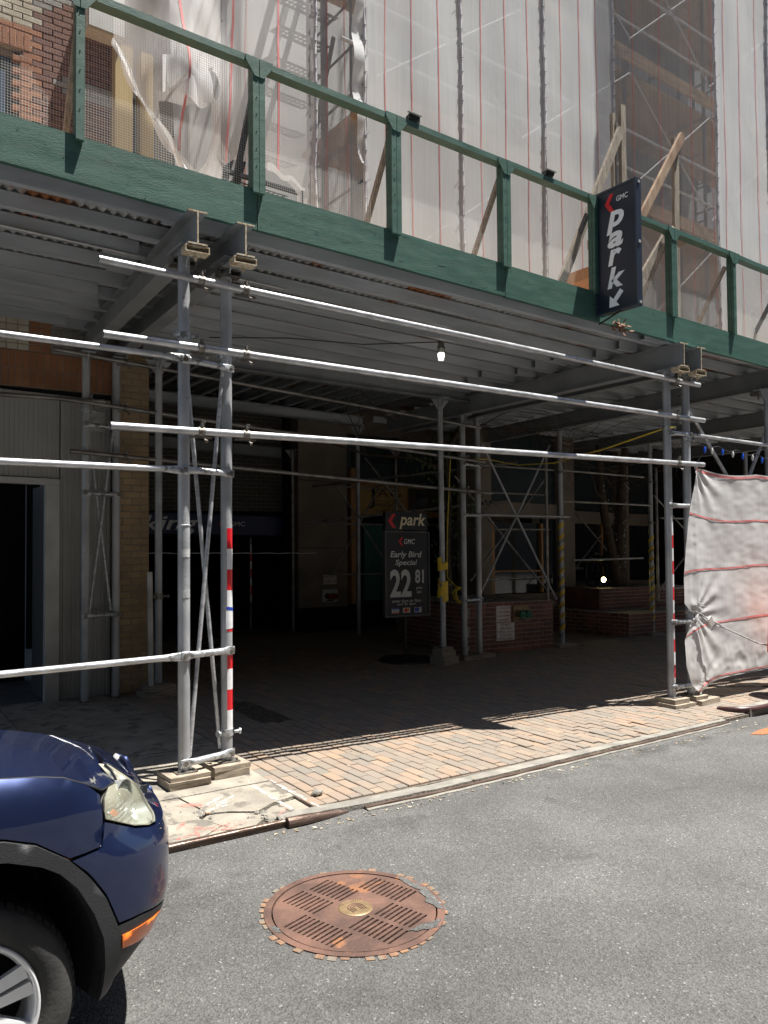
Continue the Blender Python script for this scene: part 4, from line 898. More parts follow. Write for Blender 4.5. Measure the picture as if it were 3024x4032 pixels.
def floodlight(x, lb):
    t = thing('floodlight', P(x,4.83,TOP+.005), lb, 'floodlight', 'small floodlights on the parapet rail'); mb = MB(); mb.hexa([P(x-.08,4.78,TOP+.03),P(x+.02,4.78,TOP+.03),P(x+.0,4.84,TOP+.025),P(x-.05,4.84,TOP+.025),P(x-.085,4.77,TOP+.058),P(x+.025,4.77,TOP+.058),P(x+.02,4.86,TOP+.07),P(x-.06,4.86,TOP+.07)]); mb.build('housing', blackm, t)
    mb = MB(); mb.bar(P(x-.10,4.765,TOP+.064), P(x+.035,4.765,TOP+.064), .025, .005); mb.build('visor', framem, t); mb = MB(); mb.tube([P(x+.035,4.83,TOP-.0),P(x+.035,4.83,TOP+.06)], .012, 8); mb.tube([P(x+.05,4.84,TOP+.05),P(x+.05,4.84,TOP+.09)], .02, 8); mb.build('bracket', blackm, t)
floodlight(3.72, 'small black floodlight clipped to the green rail left of centre'); floodlight(5.28, 'small black floodlight clipped to the green rail nearer the park sign')
# dry leaves caught under the fascia
mb = MB()
for i in range(60):
    c = P(6.25+random.gauss(0,.05), 4.80+random.gauss(0,.02), 3.86+random.gauss(0,.03)); a = Vector([random.gauss(0,1) for _ in range(3)]).normalized()*.03; b = Vector([random.gauss(0,1) for _ in range(3)]).normalized()*.014
    mb.add([c-a, c+b, c+a, c-b], [(0,1,2,3)])
tag(mb.build('leaf_bunch', dryleaf), 'bunch of dry brown leaves caught under the green fascia right of the park sign', 'leaves', kind='stuff')
# blade sign
sg = thing('blade_sign', P(5.94,4.57,3.9), 'tall dark navy park sign sticking out from the green fascia with stacked white letters', 'sign')
mb = MB(); sx0, sx1, sy0, sy1, sh0, sh1 = 5.90, 5.965, 4.325, 4.80, 3.905, 5.075
mb.box(sx0, sx1, sy0, sy1, sh0, sh1); mb.build('cabinet', navy, sg)
mb = MB(); e = .016
for a in ((sx0-.006,sx1+.006,sy0-.004,sy0+e,sh0-.004,sh1+.004),(sx0-.006,sx1+.006,sy1-e,sy1+.004,sh0-.004,sh1+.004),(sx0-.006,sx1+.006,sy0+e,sy1-e,sh0-.004,sh0+e),(sx0-.006,sx1+.006,sy0+e,sy1-e,sh1-e,sh1+.004)): mb.box(*a)
mb.build('frame', mk('sign_frame', (.02,.03,.05), rough=.35), sg)
def sgp(u, v): return P(sx0-.0035, 4.5625-u*.4375/1, 0)+Z_*(v)   # u = -.5..+.5 from left to right
uS, vS = Vector((0,-1,0)), Z_
def so_(u, h): return P(sx0, 4.5625-u, h)
letters('lettering', 'GMC', lett, sg, so_(.085, 4.952), uS, vS, h=.048, w=.135, th=.004, off=.01, shear=.1)
mb = MB(); c = so_(-.055, 4.935)-X_*.004
mb.add([c+uS*a+vS*b for a, b in ((.045,.085),(-.005,.085),(-.065,0),(-.005,-.085),(.045,-.085),(-.008,0))], [(0,1,2,5),(5,2,3,4)]); mb.build('chevron', signred, sg)
for ch, hh, hgt, w_ in (('p',4.742,.215,.205),('a',4.577,.148,.185),('r',4.413,.152,.16),('k',4.220,.195,.205)):
    letters('lettering', ch, lett, sg, so_(.0 if ch != 'r' else -.01, hh), uS, vS, h=hgt, w=w_, th=.004, off=.036, shear=.22)
mb = MB(); c = so_(0, 4.02)-X_*.004
arr = [(-.085,-.075),(.035,-.075),(.0,-.035),(.085,.045),(.045,.08),(-.035,-.002),(-.075,.035)]
mb.add([c+uS*a+vS*b for a, b in arr], [(0,1,2,5,6),(2,3,4,5)]); mb.build('arrow', lett, sg)
mb = MB()
for h in (5.045, 4.49, 3.93): mb.box(sx0+.02, sx0+.045, sy0-.014, sy0-.004, h-.012, h+.012)
mb.build('hinge_lug', framem, sg)
mb = MB(); mb.tube([P(5.93,4.52,3.905),P(5.93,4.80,3.86-.03)], .009, 8); mb.box(5.90,5.96,4.80,4.811,3.96,4.2); mb.build('stay', blackm, sg)
# deck lamp in a cage
lp = thing('caged_lamp', P(5.36,6.5,3.93), 'caged bulb lamp hanging lit from the joists in the middle of the deck', 'lamp')
mb = MB(); mb.tube([P(5.36,6.5,3.95),P(5.36,6.5,3.87)], .035, 12); mb.tube([P(5.36,6.5,3.87),P(5.36,6.5,3.85)], .045, 12); mb.build('housing', clampm, lp)
mb = MB(); mb.tube([P(5.36,6.5,3.85),P(5.36,6.5,3.80)], .030, 12); mb.build('upper_glass', mk('dusty_glass', (.45,.5,.42), rough=.3), lp)
mb = MB(); mb.tube([P(5.36,6.5,3.80),P(5.36,6.5,3.77),P(5.36,6.5,3.725)], [.034,.036,.028], 12); mb.build('bulb', emit('lamp_bulb', (1,.98,.95), 3.0), lp)
mb = MB()
for k in range(4):
    a = k*math.pi/2+.3; mb.tube([P(5.36+.042*math.cos(a),6.5+.042*math.sin(a),3.86),P(5.36+.045*math.cos(a),6.5+.045*math.sin(a),3.76),P(5.36+.02*math.cos(a),6.5+.02*math.sin(a),3.71)], .003, 5)
for h in (3.80, 3.765): mb.tube([P(5.36+.045*math.cos(k*.524),6.5+.045*math.sin(k*.524),h) for k in range(12)], .0025, 4, closed=True)
mb.build('cage', clampm, lp)
tag(MB().tube([P(5.33,6.5,3.92),P(4.6,6.9,3.86),P(3.9,7.3,3.90),P(3.2,7.8,3.9)], .006, 6).build('lamp_cable', blackm), 'black cable sagging under the joists left from the caged lamp', 'cable')
# conduit along the joists
tag(MB().tube([P(-2,6.0,3.94),P(2,6.0,3.94),P(6.6,6.05,3.94)], .012, 8).build('conduit', galv), 'thin galvanised conduit pipe running along under the joists', 'pipe')

# the parapet runs along the true deck edge, a little askew to the building
def shift_front(o, c=None):
    """move a thing built on the nominal edge line out to the askew deck edge"""
    def wv(w):
        f = 1.066-.0097*(w.x-2) if w.x > -2 else 1.105
        h = w.z-S*w.x; x = w.x*f; return Vector((x, 4.85*f+(w.y-4.85), 1.69+(h-1.69)*f+S*x))
    objs = [o]+[d for d in o.children_recursive]; new = {}
    for d in objs:
        old = worldloc(d); new[d] = wv(old)
        if d.type == 'MESH':
            for v in d.data.vertices: v.co = wv(old+v.co)-new[d]
    for d in objs: d.location = new[d]-(new[d.parent] if d.parent in new else Vector((0, 0, 0)))
for o in [o for o in COL.objects if not o.parent and o.name.split('.')[0] in ('green_parapet','floodlight','leaf_bunch','blade_sign')]: shift_front(o)
# ================================================================== BUILDINGS
bld = thing('brick_building', Vector((0, 8.75, 0)), 'brick building with ribbed metal wall and checkered brick under the shed at the left', 'building')
G0 = 8.75
def wallbox(name, mat, parent, x0, x1, y0, y1, h0, h1): mb = MB(); mb.box(x0, x1, y0, y1, h0, h1); return mb.build(name, mat, parent)
# ribbed panels
def ribs(x0, x1, h0, h1):
    mb = MB(); w = .046; x = x0; pr = []
    while x < x1-w: pr += [(x, 0), (x+w*.55, 0), (x+w*.62, .012), (x+w*.93, .012)]; x += w
    pr.append((x1, 0)); n = len(pr); vs = [P(a, G0-d, h) for h in (h0, h1) for a, d in pr]
    mb.add(vs, [(i, i+1, n+i+1, n+i) for i in range(n-1)]); return mb.build('ribbed_panel', ribm, bld)
ribs(1.90, 2.43, .0, 3.26); ribs(-3, .35, 0, 3.26); ribs(.36, 1.89, 2.36, 3.26)
wallbox('door_frame', framem, bld, 1.745, 1.885, 8.70, 8.80, -.05, 2.28); wallbox('door_frame', framem, bld, .36, 1.885, 8.70, 8.80, 2.283, 2.35)
wallbox('door_reveal', reveal, bld, 1.748, 1.80, 8.801, 9.4, 0, 2.28); wallbox('wall_core', darkm, bld, -3, .3, 8.78, 9.3, 0, 3.6); wallbox('wall_core', darkm, bld, 1.89, 2.80, 8.78, 9.3, 0, 4.4); wallbox('wall_core', darkm, bld, -3, 2.8, 8.79, 9.3, 2.4, 4.4)
wallbox('inner_room', darkm, bld, .2, 1.85, 10.4, 10.5, -.1, 2.5)
bricks(bld, P(-.4, 8.735, 3.265), X_, Z_, 2.9, .38, .0685, .19, brick_or, .007, .05, False, 90, backing=mortar)
bricks(bld, P(-.4, 8.735, 3.648), X_, Z_, 2.9, .47, .11, .0667, brick_cr, .010, .05, False, 190, pick=lambda x, h: brick_or if 1.97 < x < 2.19 else (brick_cr if x < 1.97 else brick_gr))
pil = thing('brick_pillar', P(2.64, 8.72, 0), 'tan brick pillar beside the black garage mouth', 'pillar')
bricks(pil, P(2.445, 8.70, .0), X_, Z_, .40, 4.12, .2, .075, brick_tan, .010, .09, True, 300)
wallbox('core', mortar, pil, 2.447, 2.843, 8.81, 9.1, 0, 4.1)
# round fixture between the posts on the panel
fx = thing('wall_fixture', P(2.28, 8.70, 2.95), 'small round pale fixture on the ribbed wall between the two dusty posts', 'wall lamp')
mb = MB()
for r, y in ((.075, 8.72), (.06, 8.70), (.045, 8.685)): mb.tube([P(2.27, y+.03, 3.0), P(2.27, y, 3.0)], r, 16)
mb.build('rings', framem, fx); mb = MB(); mb.box(2.19, 2.36, 8.725, 8.745, 2.90, 3.12); mb.build('plate', framem, fx)
# garage interior
gar = thing('garage', Vector((5, 13.4, 0)), 'black garage mouth with blue parking sign band deep under the deck', 'garage')
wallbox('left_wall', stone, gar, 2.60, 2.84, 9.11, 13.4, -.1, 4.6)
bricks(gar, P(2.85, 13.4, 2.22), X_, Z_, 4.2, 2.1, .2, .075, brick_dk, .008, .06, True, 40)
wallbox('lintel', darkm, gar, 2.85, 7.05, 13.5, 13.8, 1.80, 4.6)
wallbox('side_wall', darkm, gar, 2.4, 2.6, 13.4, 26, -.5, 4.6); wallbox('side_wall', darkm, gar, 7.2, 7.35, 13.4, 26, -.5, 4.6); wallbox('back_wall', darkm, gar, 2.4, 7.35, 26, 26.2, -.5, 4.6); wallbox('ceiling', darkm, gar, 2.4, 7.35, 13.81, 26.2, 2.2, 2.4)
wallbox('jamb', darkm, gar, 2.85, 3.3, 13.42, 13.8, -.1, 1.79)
sb = thing('parking_sign', P(4.6, 13.35, 1.9), 'dark blue sign band with white italic parking lettering above the garage mouth', 'sign')
wallbox('panel', mk('deep_blue', (.008,.02,.085), rough=.4), sb, 3.0, 6.95, 13.30, 13.38, 1.84, 2.20)
letters('lettering', 'parking', lett, sb, P(4.32, 13.30, 1.985), X_, Z_, w=1.86, h=.34, shear=.25, off=.015); letters('lettering', 'GMC', lettg, sb, P(6.0, 13.30, 2.04), X_, Z_, h=.085, w=.33)
mb = MB(); c = P(5.70, 13.297, 2.04); mb.add([c+X_*a+Z_*b for a, b in ((.05,.08),(0,.08),(-.06,0),(0,-.08),(.05,-.08),(0,0))], [(0,1,2,5),(5,2,3,4)]); mb.build('chevron', signred, sb)
tag(MB().tube([P(3.5+i*.16, 10.9+.02*i, 1.52+.012*abs(math.sin(i*1.1))) for i in range(20)], .007, 6).build('slack_rope', lettg), 'slack pale rope strung across the garage mouth', 'rope')
# plaza back facade
fac = thing('plaza_facade', Vector((10, 12.9, 0)), 'beige stone ground floor facade with timber framed windows deep under the deck', 'building')
wallbox('stone_panel', stone, fac, 7.08, 8.18, 12.90, 13.2, .46, 4.6); wallbox('dark_foot_strip', darkm, fac, 7.08, 8.18, 12.88, 13.2, -.3, .455)  # near-black strip added to darken the foot of the beige wall
for h in (1.6, 2.9): mb = MB(); mb.box(7.08, 8.18, 12.896, 12.899, h, h+.01); mb.build('joint', darkm, fac)
wallbox('timber_post', timb, fac, 8.24, 8.37, 12.84, 13.0, .5, 3.2); wallbox('timber_head', timb, fac, 8.24, 11.4, 12.86, 13.0, 2.27, 2.40); wallbox('timber_post', timb, fac, 9.45, 9.56, 12.85, 13.0, .5, 2.27); wallbox('timber_post', timb, fac, 9.98, 10.1, 12.85, 13.0, .5, 2.9)
wallbox('window', glassd, fac, 8.38, 11.4, 13.0, 13.05, .45, 2.27); wallbox('curtain', teal, fac, 8.62, 9.44, 12.96, 12.98, .55, 2.1)
wallbox('transom_glass', mk('milky_glass', (.06,.075,.08), rough=.25), fac, 8.24, 11.4, 12.98, 13.03, 2.98, 3.9); wallbox('timber_head', timb, fac, 8.24, 11.4, 12.87, 13.0, 2.88, 2.96)
for x in (9.35, 9.42, 10.9): wallbox('mullion', blackm, fac, x, x+.04, 12.9, 12.99, 2.97, 3.9)
sj = thing('practice_sign', P(8.95, 12.85, 2.4), 'gold framed sign reading JAG Physical Therapy', 'sign')
gold = mk('gold_board', (.52,.33,.12), (.44,.27,.09), rough=.6, scale=6)
wallbox('board', gold, sj, 8.45, 9.62, 12.84, 12.88, 2.28, 2.86)
for a in ((8.43,9.64,2.855,2.875),(8.43,9.64,2.265,2.285),(8.43,8.45,2.285,2.855),(9.62,9.64,2.285,2.855)): wallbox('moulding', timb, sj, a[0], a[1], 12.82, 12.85, a[2], a[3])
letters('lettering', 'JAG', blackm, sj, P(9.09, 12.84, 2.71), X_, Z_, h=.20, w=.74, off=-.01); letters('lettering', 'J', blackm, sj, P(8.72, 12.838, 2.62), X_, Z_, h=.42, w=.15)
letters('lettering', 'PHYSICAL', blackm, sj, P(9.15, 12.84, 2.49), X_, Z_, h=.085, w=.72); letters('lettering', 'THERAPY', blackm, sj, P(9.15, 12.84, 2.36), X_, Z_, h=.085, w=.68); wallbox('rule', blackm, sj, 8.78, 9.55, 12.834, 12.839, 2.57, 2.578)
sj2 = thing('glass_lettering', P(8.9, 12.9, 3.05), 'large black JAG letters standing on the milky transom glass', 'lettering')
letters('lettering', 'JAG', blackm, sj2, P(8.85, 12.93, 3.42), X_, Z_, h=.33, w=1.05); letters('lettering', 'J', blackm, sj2, P(8.32, 12.925, 3.25), X_, Z_, h=.60, w=.22)
sd2 = thing('door_plate', P(10.0, 12.85, 2.5), 'dim brown plate with faint engraved names right of the gold practice sign', 'sign')
wallbox('board', mk('dim_brown_plate', (.10,.075,.05), rough=.5), sd2, 9.66, 10.9, 12.84, 12.88, 2.42, 2.86); letters('lettering', 'DEMETRA HA', blackm, sd2, P(10.2, 12.838, 2.72), X_, Z_, h=.055, w=.75); letters('lettering', 'O.D.', blackm, sd2, P(10.2, 12.838, 2.62), X_, Z_, h=.05, w=.2)
# fire department inlets on the beige wall
def siamese(label, x, y, h, capm, w=.36, plate=True, facing=-1):
    t = thing('fire_inlet', P(x, y, h), label, 'fire connection')
    mb = MB(); mb.box(x-w/2, x+w/2, y-.02, y-.001, h-w*.36, h+w*.36); mb.build('plate', brass if plate else lettg, t)
    for s_ in (-1, 1):
        cx_ = x+s_*w*.19
        mb = MB(); mb.tube([P(cx_, y-.02, h), P(cx_, y-.10, h-.01)], [w*.16, w*.145], 16); mb.build('outlet', brass, t)
        mb = MB(); mb.tube([P(cx_, y-.10, h-.01), P(cx_, y-.135, h-.012)], [w*.175, w*.16], 16); mb.tube([P(cx_, y-.135, h-.012), P(cx_, y-.15, h-.014)], w*.05, 8)
        for k in range(3): a = k*2.09; mb.tube([P(cx_+w*.17*math.cos(a), y-.118, h-.01+w*.17*math.sin(a)), P(cx_+w*.2*math.cos(a), y-.118, h-.01+w*.2*math.sin(a))], .008, 6)
        mb.build('cap', capm, t)
    mb = MB(); mb.box(x-w*.25, x+w*.25, y-.024, y-.0205, h-w*.32, h-w*.25); mb.build('raised_label', blackm, t); return t
siamese('pair of red capped fire inlets on a plate on the dark beige wall', 7.76, 12.9, .68, mk('red_cap', (.25,.02,.015), rough=.4), .34, False)
def plate_sign(label, x0, x1, y, h0, h1, lines, tcol, size):
    t = thing('notice_plate', P((x0+x1)/2, y-.01, h0), label, 'sign'); wallbox('plate', mk('enamel_white', (.78,.77,.74), (.66,.65,.62), rough=.5, scale=12), t, x0, x1, y-.014, y-.002, h0, h1)
    for a in ((x0+.006,x1-.006,h1-.009,h1-.006),(x0+.006,x1-.006,h0+.006,h0+.009),(x0+.006,x0+.009,h0+.009,h1-.009),(x1-.009,x1-.006,h0+.009,h1-.009)): wallbox('border', tcol, t, a[0], a[1], y-.0165, y-.0145, a[2], a[3])
    n = len(lines)
    for i, (s_, w) in enumerate(lines):
        letters('lettering', s_, tcol, t, P((x0+x1)/2, y-.0145, lerp(h1, h0, (i+.5+.12)/(n+.25))), XS, Z_, h=size, w=(x1-x0)*w, off=.006)
    return t
mared = mk('maroon_print', (.30,.04,.03), rough=.7); magr = mk('brown_print', (.20,.11,.09), rough=.7)
plate_sign('small white notice with red letters above the red capped fire inlets', 7.62, 7.92, 12.9, .90, 1.09, [('FIRE DEPT.',.8),('CONNECTION',.85)], mared, .045)
# planters
def gravel_bed(parent, x0, x1, y0, y1, h, n=900):
    mb = MB()
    for i in range(n):
        x = random.uniform(x0, x1); y = random.uniform(y0, y1); r = random.uniform(.012,.028); c = P(x, y, h+random.uniform(0,.015)); mb.t = random.random()
        mb.add([c+Vector((r,0,0)), c+Vector((0,r*.8,0)), c+Vector((-r*.8,0,0)), c+Vector((0,-r,0)), c+Vector((0,0,r*.8))], [(0,1,4),(1,2,4),(2,3,4),(3,0,4)])
    return mb.build('gravel', gravel, parent, kind='stuff')
p1 = thing('brick_planter', P(8.8, 8.9, 0), 'red brick planter with gravel top and fire connection signs on its front', 'planter')
X0, X1, YF = 7.80, 9.73, 8.93
bricks(p1, P(X0, YF, .0), XS, Z_, X1-X0, .79, .2, .0715, brick_red, .010, .06, True, 230, backing=mortar_l)
bricks(p1, P(X0, YF+1.8, .0), -Y_, Z_, 1.8, .79, .2, .0715, brick_red, .010, .06, True, 60, backing=mortar_l)
wallbox('core', soil, p1, X0+.07, X1, YF+.09, YF+1.8, -.05, .77); gravel_bed(p1, X0+.06, X1-.05, YF+.06, YF+1.7, .775, 1500)
plate_sign('white notice with red letters about the dry system, left of the green capped inlets', 8.42, 8.735, YF, .475, .735, [('F.D. CONNECTION',.86),('TO DRY SYSTEM IN',.86),('GARAGE, BASEMENT',.86),('& SUB-BASEMENT',.8)], mared, .036)
plate_sign('white notice with brown letters about automatic sprinklers, below the dry system notice', 8.425, 8.82, YF, .185, .465, [('AUTOMATIC',.6),('SPRINKLERS',.62),('PARTIAL 1st & 2nd',.88),('FLOORS AND',.62),('RETAIL STORE',.74)], magr, .036)
siamese('pair of green capped brass fire inlets on the brick planter', 8.97, YF, .60, mk('green_cap', (.01,.13,.08), rough=.4), .36)
p2 = thing('brick_planter', P(13, 9.15, 0), 'dark brick planter with a low front step and a tree, right part of the plaza', 'planter')
bricks(p2, P(12.03, 9.15, .0), XS, Z_, 3.4, .43, .2, .0715, brick_red, .011, .06, True, 120, backing=mortar_l)
bricks(p2, P(11.55, 11.2, .0), Vector((.48,-2.05,0)), Z_, 2.105, .43, .2, .0715, brick_red, .011, .06, True, 90, backing=mortar_l)
mb = MB(); mb.hexa([P(12.05,9.22,-.05),P(15.4,9.22,-.05),P(15.4,11.2,-.05),P(11.62,11.2,-.05),P(12.05,9.22,.425),P(15.4,9.22,.425),P(15.4,11.2,.425),P(11.62,11.2,.425)]); mb.build('step_core', stone, p2)
bricks(p2, P(12.3, 10.05, .425), XS, Z_, 3.1, .43, .2, .0715, brick_red, .011, .06, True, 60, backing=mortar_l)
wallbox('core', soil, p2, 12.3, 15.4, 10.14, 12.6, -.05, .83); gravel_bed(p2, 12.32, 15.3, 10.1, 12.3, .835, 1500)
mb = MB(); mb.box(12.28, 12.37, 10.05, 12.6, .425, .85); mb.build('end_face', brick_red, p2)
# windows behind the planters
def window(x0, x1, y, h0, h1, parent=fac):
    o = wallbox('window', glassd, parent, x0, x1, y+.05, y+.08, h0, h1); c = (x0+x1)/2
    for a in ((x0-.09,x0,h0,h1),(x1,x1+.05,h0,h1)): wallbox('frame', timb, o, a[0], a[1], y-.02, y+.1, a[2], a[3])
    wallbox('transom', timb, o, x0, x1, y+.0, y+.045, h0+(h1-h0)*.30, h0+(h1-h0)*.30+.03); return o
for (x0, x1, y, win) in ((10.25, 12.15, 11.0, (10.35, 11.65, .75, 2.15)), (13.3, 17.5, 12.6, (14.3, 15.5, .85, 2.45))):
    wallbox('upper_glass', mk('upper_dark_glass', (.035,.045,.05), rough=.2), fac, x0, x1, y+.06, y+.1, 2.55, 4.3); wallbox('spandrel', stone, fac, x0, x1, y, y+.1, 2.25, 2.55)
    wallbox('sill_wall', stone, fac, x0, x1, y, y+.15, .3, win[2]-.02); window(win[0], win[1], y, win[2], win[3]); wallbox('window', glassd, fac, win[1]+.12, x1, y+.05, y+.08, win[2], 2.25)
for x0, x1, y in ((9.85, 10.24, 11.0), (12.16, 12.62, 11.0), (13.0, 13.3, 12.6), (16.0, 16.4, 12.5)): wallbox('stone_pier', stone, fac, x0, x1, y-.06, y+.5, -.1, 4.5)
wallbox('rear_wall', darkm, fac, 7.0, 20, 13.25, 13.4, -.4, 4.9); wallbox('upper_wall', stone, fac, 8.19, 13.0, 12.98, 13.2, 3.87, 4.6); wallbox('back_wall', stone, fac, 11.4, 20, 13.0, 13.2, -.2, 3.86); wallbox('side_wall', darkm, fac, 17.5, 17.7, 9, 13, -.5, 4.6)
wallbox('pale_interior', mk('bright_interior', (.30,.30,.28), rough=.8), fac, 10.2, 12.1, 12.2, 12.25, .7, 2.2)
# things in the plaza: folded chair back silhouette, bicycle, spotlight
sp = thing('spotlight', P(12.66, 10.3, .86), 'small lit yellow white spotlight on the gravel of the tree planter', 'spotlight')
mb = MB(); mb.tube([P(12.66,10.34,.86),P(12.66,10.34,.97)], .02, 8); mb.tube([P(12.70,10.42,1.03),P(12.63,10.22,1.02)], [.04,.06], 12); mb.build('body', blackm, sp); mb = MB(); mb.tube([P(12.629,10.219,1.02),P(12.627,10.21,1.02)], .05, 12); mb.build('lens', emit('spot_lens', (1,.88,.35), 22.0), sp)
bx = thing('bicycle', P(13.2, 10.9, .85), 'dark bicycle parked behind the tree planter gravel beside the slim post', 'bicycle')
def wheelring(c, r): return [P(c[0]+r*math.cos(k*math.pi/12), c[1]+.3*r*math.cos(k*math.pi/12), c[2]+r*math.sin(k*math.pi/12)) for k in range(24)]
for cx_ in (12.95, 13.75): o = MB().tube(wheelring((cx_, 10.9+.3*(cx_-13.35), 1.16), .30), .02, 6, closed=True).build('wheel', blackm, bx)
mb = MB()
for a, b in (((12.95,1.16),(13.15,1.5)),((13.15,1.5),(13.55,1.48)),((13.55,1.48),(13.75,1.16)),((13.15,1.5),(13.35,1.16)),((13.35,1.16),(13.55,1.48)),((12.95,1.16),(13.35,1.16)),((13.55,1.48),(13.56,1.62))): mb.tube([P(a[0],10.9+.3*(a[0]-13.35),a[1]),P(b[0],10.9+.3*(b[0]-13.35),b[1])], .016, 6)
mb.build('frame', blackm, bx); MB().tube([P(13.40,10.8,1.62),P(13.56,10.95,1.64),P(13.7,11.1,1.62)], .012, 6).build('handlebar', blackm, bx); mb = MB(); mb.box(13.05,13.27,10.78,10.92,1.52,1.56); mb.build('saddle', blackm, bx)
ch = thing('chair', P(12.6, 11.2, .84), 'dark rounded chair back standing by the window left of the bicycle', 'chair'); mb = MB(); mb.grid(lambda u, v: P(12.45+.42*u, 11.3+.05*math.sin(u*3.14), 1.35+.42*v-(.03 if u in (0,1) and v == 1 else 0)), 8, 5); mb.tube([P(12.5,11.3,.84),P(12.5,11.32,1.4)], .015, 6); mb.tube([P(12.82,11.3,.84),P(12.82,11.32,1.4)], .015, 6); mb.build('back', blackm, ch); mb = MB(); mb.box(12.44,12.88,10.95,11.3,1.2,1.25); mb.build('seat', blackm, ch)
# trees and vines
def twigs(mb, p, d, L, r, depth, spread=.7):
    p = Vector(p); d = Vector(d).normalized(); q = p; pts = [p]; 
    for i in range(4):
        d = (d+Vector([random.gauss(0,.22) for _ in range(3)])).normalized(); q = q+d*L/4; pts.append(q)
    mb.tube(pts, [r*(1-.15*i) for i in range(5)], 5 if depth > 1 else 4, cap=False)
    if depth:
        for k in range(3 if depth > 1 else 4):
            t = random.choice(pts[1:]); nd = (d+Vector([random.gauss(0, spread) for _ in range(3)])).normalized(); twigs(mb, t, nd, L*.62, r*.5, depth-1, spread)
tr = thing('tree', P(13.75, 10.7, .83), 'bare tree with two trunks dotted with tiny lamps, behind the farther caution taped post', 'tree')
mb = MB(); mb.tube([P(13.75,10.7,.8),P(13.76,10.7,1.4),P(13.85,10.72,2.2),P(13.9,10.7,3.2),P(14.0,10.7,3.85)], [.17,.14,.12,.10,.07], 12); mb.tube([P(13.66,10.68,.85),P(13.45,10.65,1.6),P(13.15,10.6,2.4),P(12.9,10.5,3.2),P(12.8,10.45,3.8)], [.11,.10,.085,.07,.05], 10); mb.build('trunk', bark, tr)
mb = MB()
for k in range(9): twigs(mb, P(12.95+.1*k, 10.5, 2.7+.1*k), (random.uniform(-1,.6), random.uniform(-1.2,.2), random.uniform(.1,.5)), 1.5, .014, 2)
mb.build('branches', bark, tr, kind='stuff')
mb = MB()
for k in range(46):
    t = random.random(); b = random.random() < .5
    c = P(lerp(13.66,12.95,t), lerp(10.56,10.42,t), lerp(.95,3.0,t)) if b else P(lerp(13.68,13.85,t), 10.55, lerp(.95,3.1,t)); c += Vector((random.uniform(-.08,.08), 0, 0)); mb.tube([c, c+Vector((.012,-.004,.006))], .008, 5)
mb.build('fairy_lamps', lett, tr, kind='stuff')
vn = thing('climbing_vine', P(7.9, 9.6, .8), 'leafy climbing vine with bare twigs hanging between posts right of the black parking sign', 'vine')
mb = MB(); mb.tube([P(8.05,9.6,.8),P(8.0,9.6,1.6),P(8.1,9.65,2.4),P(8.0,9.6,3.1),P(8.25,9.5,3.7)], [.05,.045,.04,.035,.025], 8); mb.tube([P(8.05,9.62,2.9),P(7.6,9.9,3.1),P(7.0,10.4,3.15),P(6.5,10.8,3.35)], [.03,.025,.02,.012], 6); mb.build('trunk', bark, vn)
mb = MB()
for p, d in (((8.1,9.5,3.5),(.5,-.5,.1)),((8.2,9.4,3.6),(1,-.3,.05)),((8.0,9.5,3.4),(-1,0,.1)),((7.6,9.9,3.2),(-.6,-.3,.1)),((6.9,10.3,3.2),(-.5,-.6,.2)),((9.2,9.2,3.6),(1,-.1,0)),((10.0,9.2,3.6),(.7,-.2,-.1)),((8.6,9.3,3.6),(.2,-.9,0)),((6.6,9.0,3.5),(-.4,.2,.05)),((9.8,9.0,3.5),(.6,0,-.3))): twigs(mb, P(*p), d, 1.35, .011, 2)
mb.build('twigs', bark, vn, kind='stuff')
mb = MB()
for i in range(420):
    b = random.random()
    if b < .55: c = P(7.95+random.gauss(0,.16), 9.5+random.gauss(0,.15), random.uniform(1.2,3.5))
    elif b < .8: c = P(8.35+random.gauss(0,.2), 9.4+random.gauss(0,.15), 2.35+random.gauss(0,.15))
    else: c = P(7.6+random.gauss(0,.2), 9.6, 2.95+random.gauss(0,.2))
    a = Vector((random.gauss(0,.5), random.gauss(0,.5), -1)).normalized()*random.uniform(.03,.055); s_ = a.cross(Vector((random.gauss(0,1), random.gauss(0,1), 0))).normalized()*.022; mb.t = random.random(); mb.add([c-a*.2, c+a*.5+s_, c+a, c+a*.5-s_], [(0,1,2,3)])
mb.build('leaves', leaf, vn, kind='stuff')
mb = MB()
for i in range(70):
    c = random.choice([P(6.5,9.0,3.6), P(9.3,9.1,3.62), P(9.9,8.9,3.55), P(8.9,9.1,3.6)])+Vector((random.gauss(0,.22), random.gauss(0,.1), random.gauss(0,.07))); a = Vector((random.gauss(0,.3), 0, -1)).normalized()*.035; s_ = a.cross(Vector((random.gauss(0,1), random.gauss(0,1), .2))).normalized()*.012; mb.add([c, c+a*.5+s_, c+a, c+a*.5-s_], [(0,1,2,3)])
mb.build('dead_leaves', dryleaf, vn, kind='stuff')
# yellow cords
tag(MB().tube([P(7.22,4.93,2.97),P(7.31,4.92,2.99)]+[P(7.25,5.05,2.97), P(7.4,5.9,2.86), P(7.9,7.2,2.82), P(8.6,8.6,2.95), P(8.1,8.74,3.02), P(7.75,8.7,2.99)], .009, 6).build('yellow_cord', yelc), 'yellow extension cord strung from the banded right post back to the planter posts', 'cord')
pts = [P(7.72+.10*math.cos(k*.9)*(1+.15*math.sin(k)), 8.98+.04*math.sin(k*1.3), .93+.12*math.sin(k*.9)*(1+.1*math.cos(k*2))) for k in range(60)]
tag(MB().tube([P(7.5,8.9,3.0),P(7.47,8.95,2.0),P(7.45,8.95,1.2)]+pts, .009, 5).build('cord_coil', yelc), 'tangled coil of yellow cord hanging at the brick planter corner posts', 'cord')
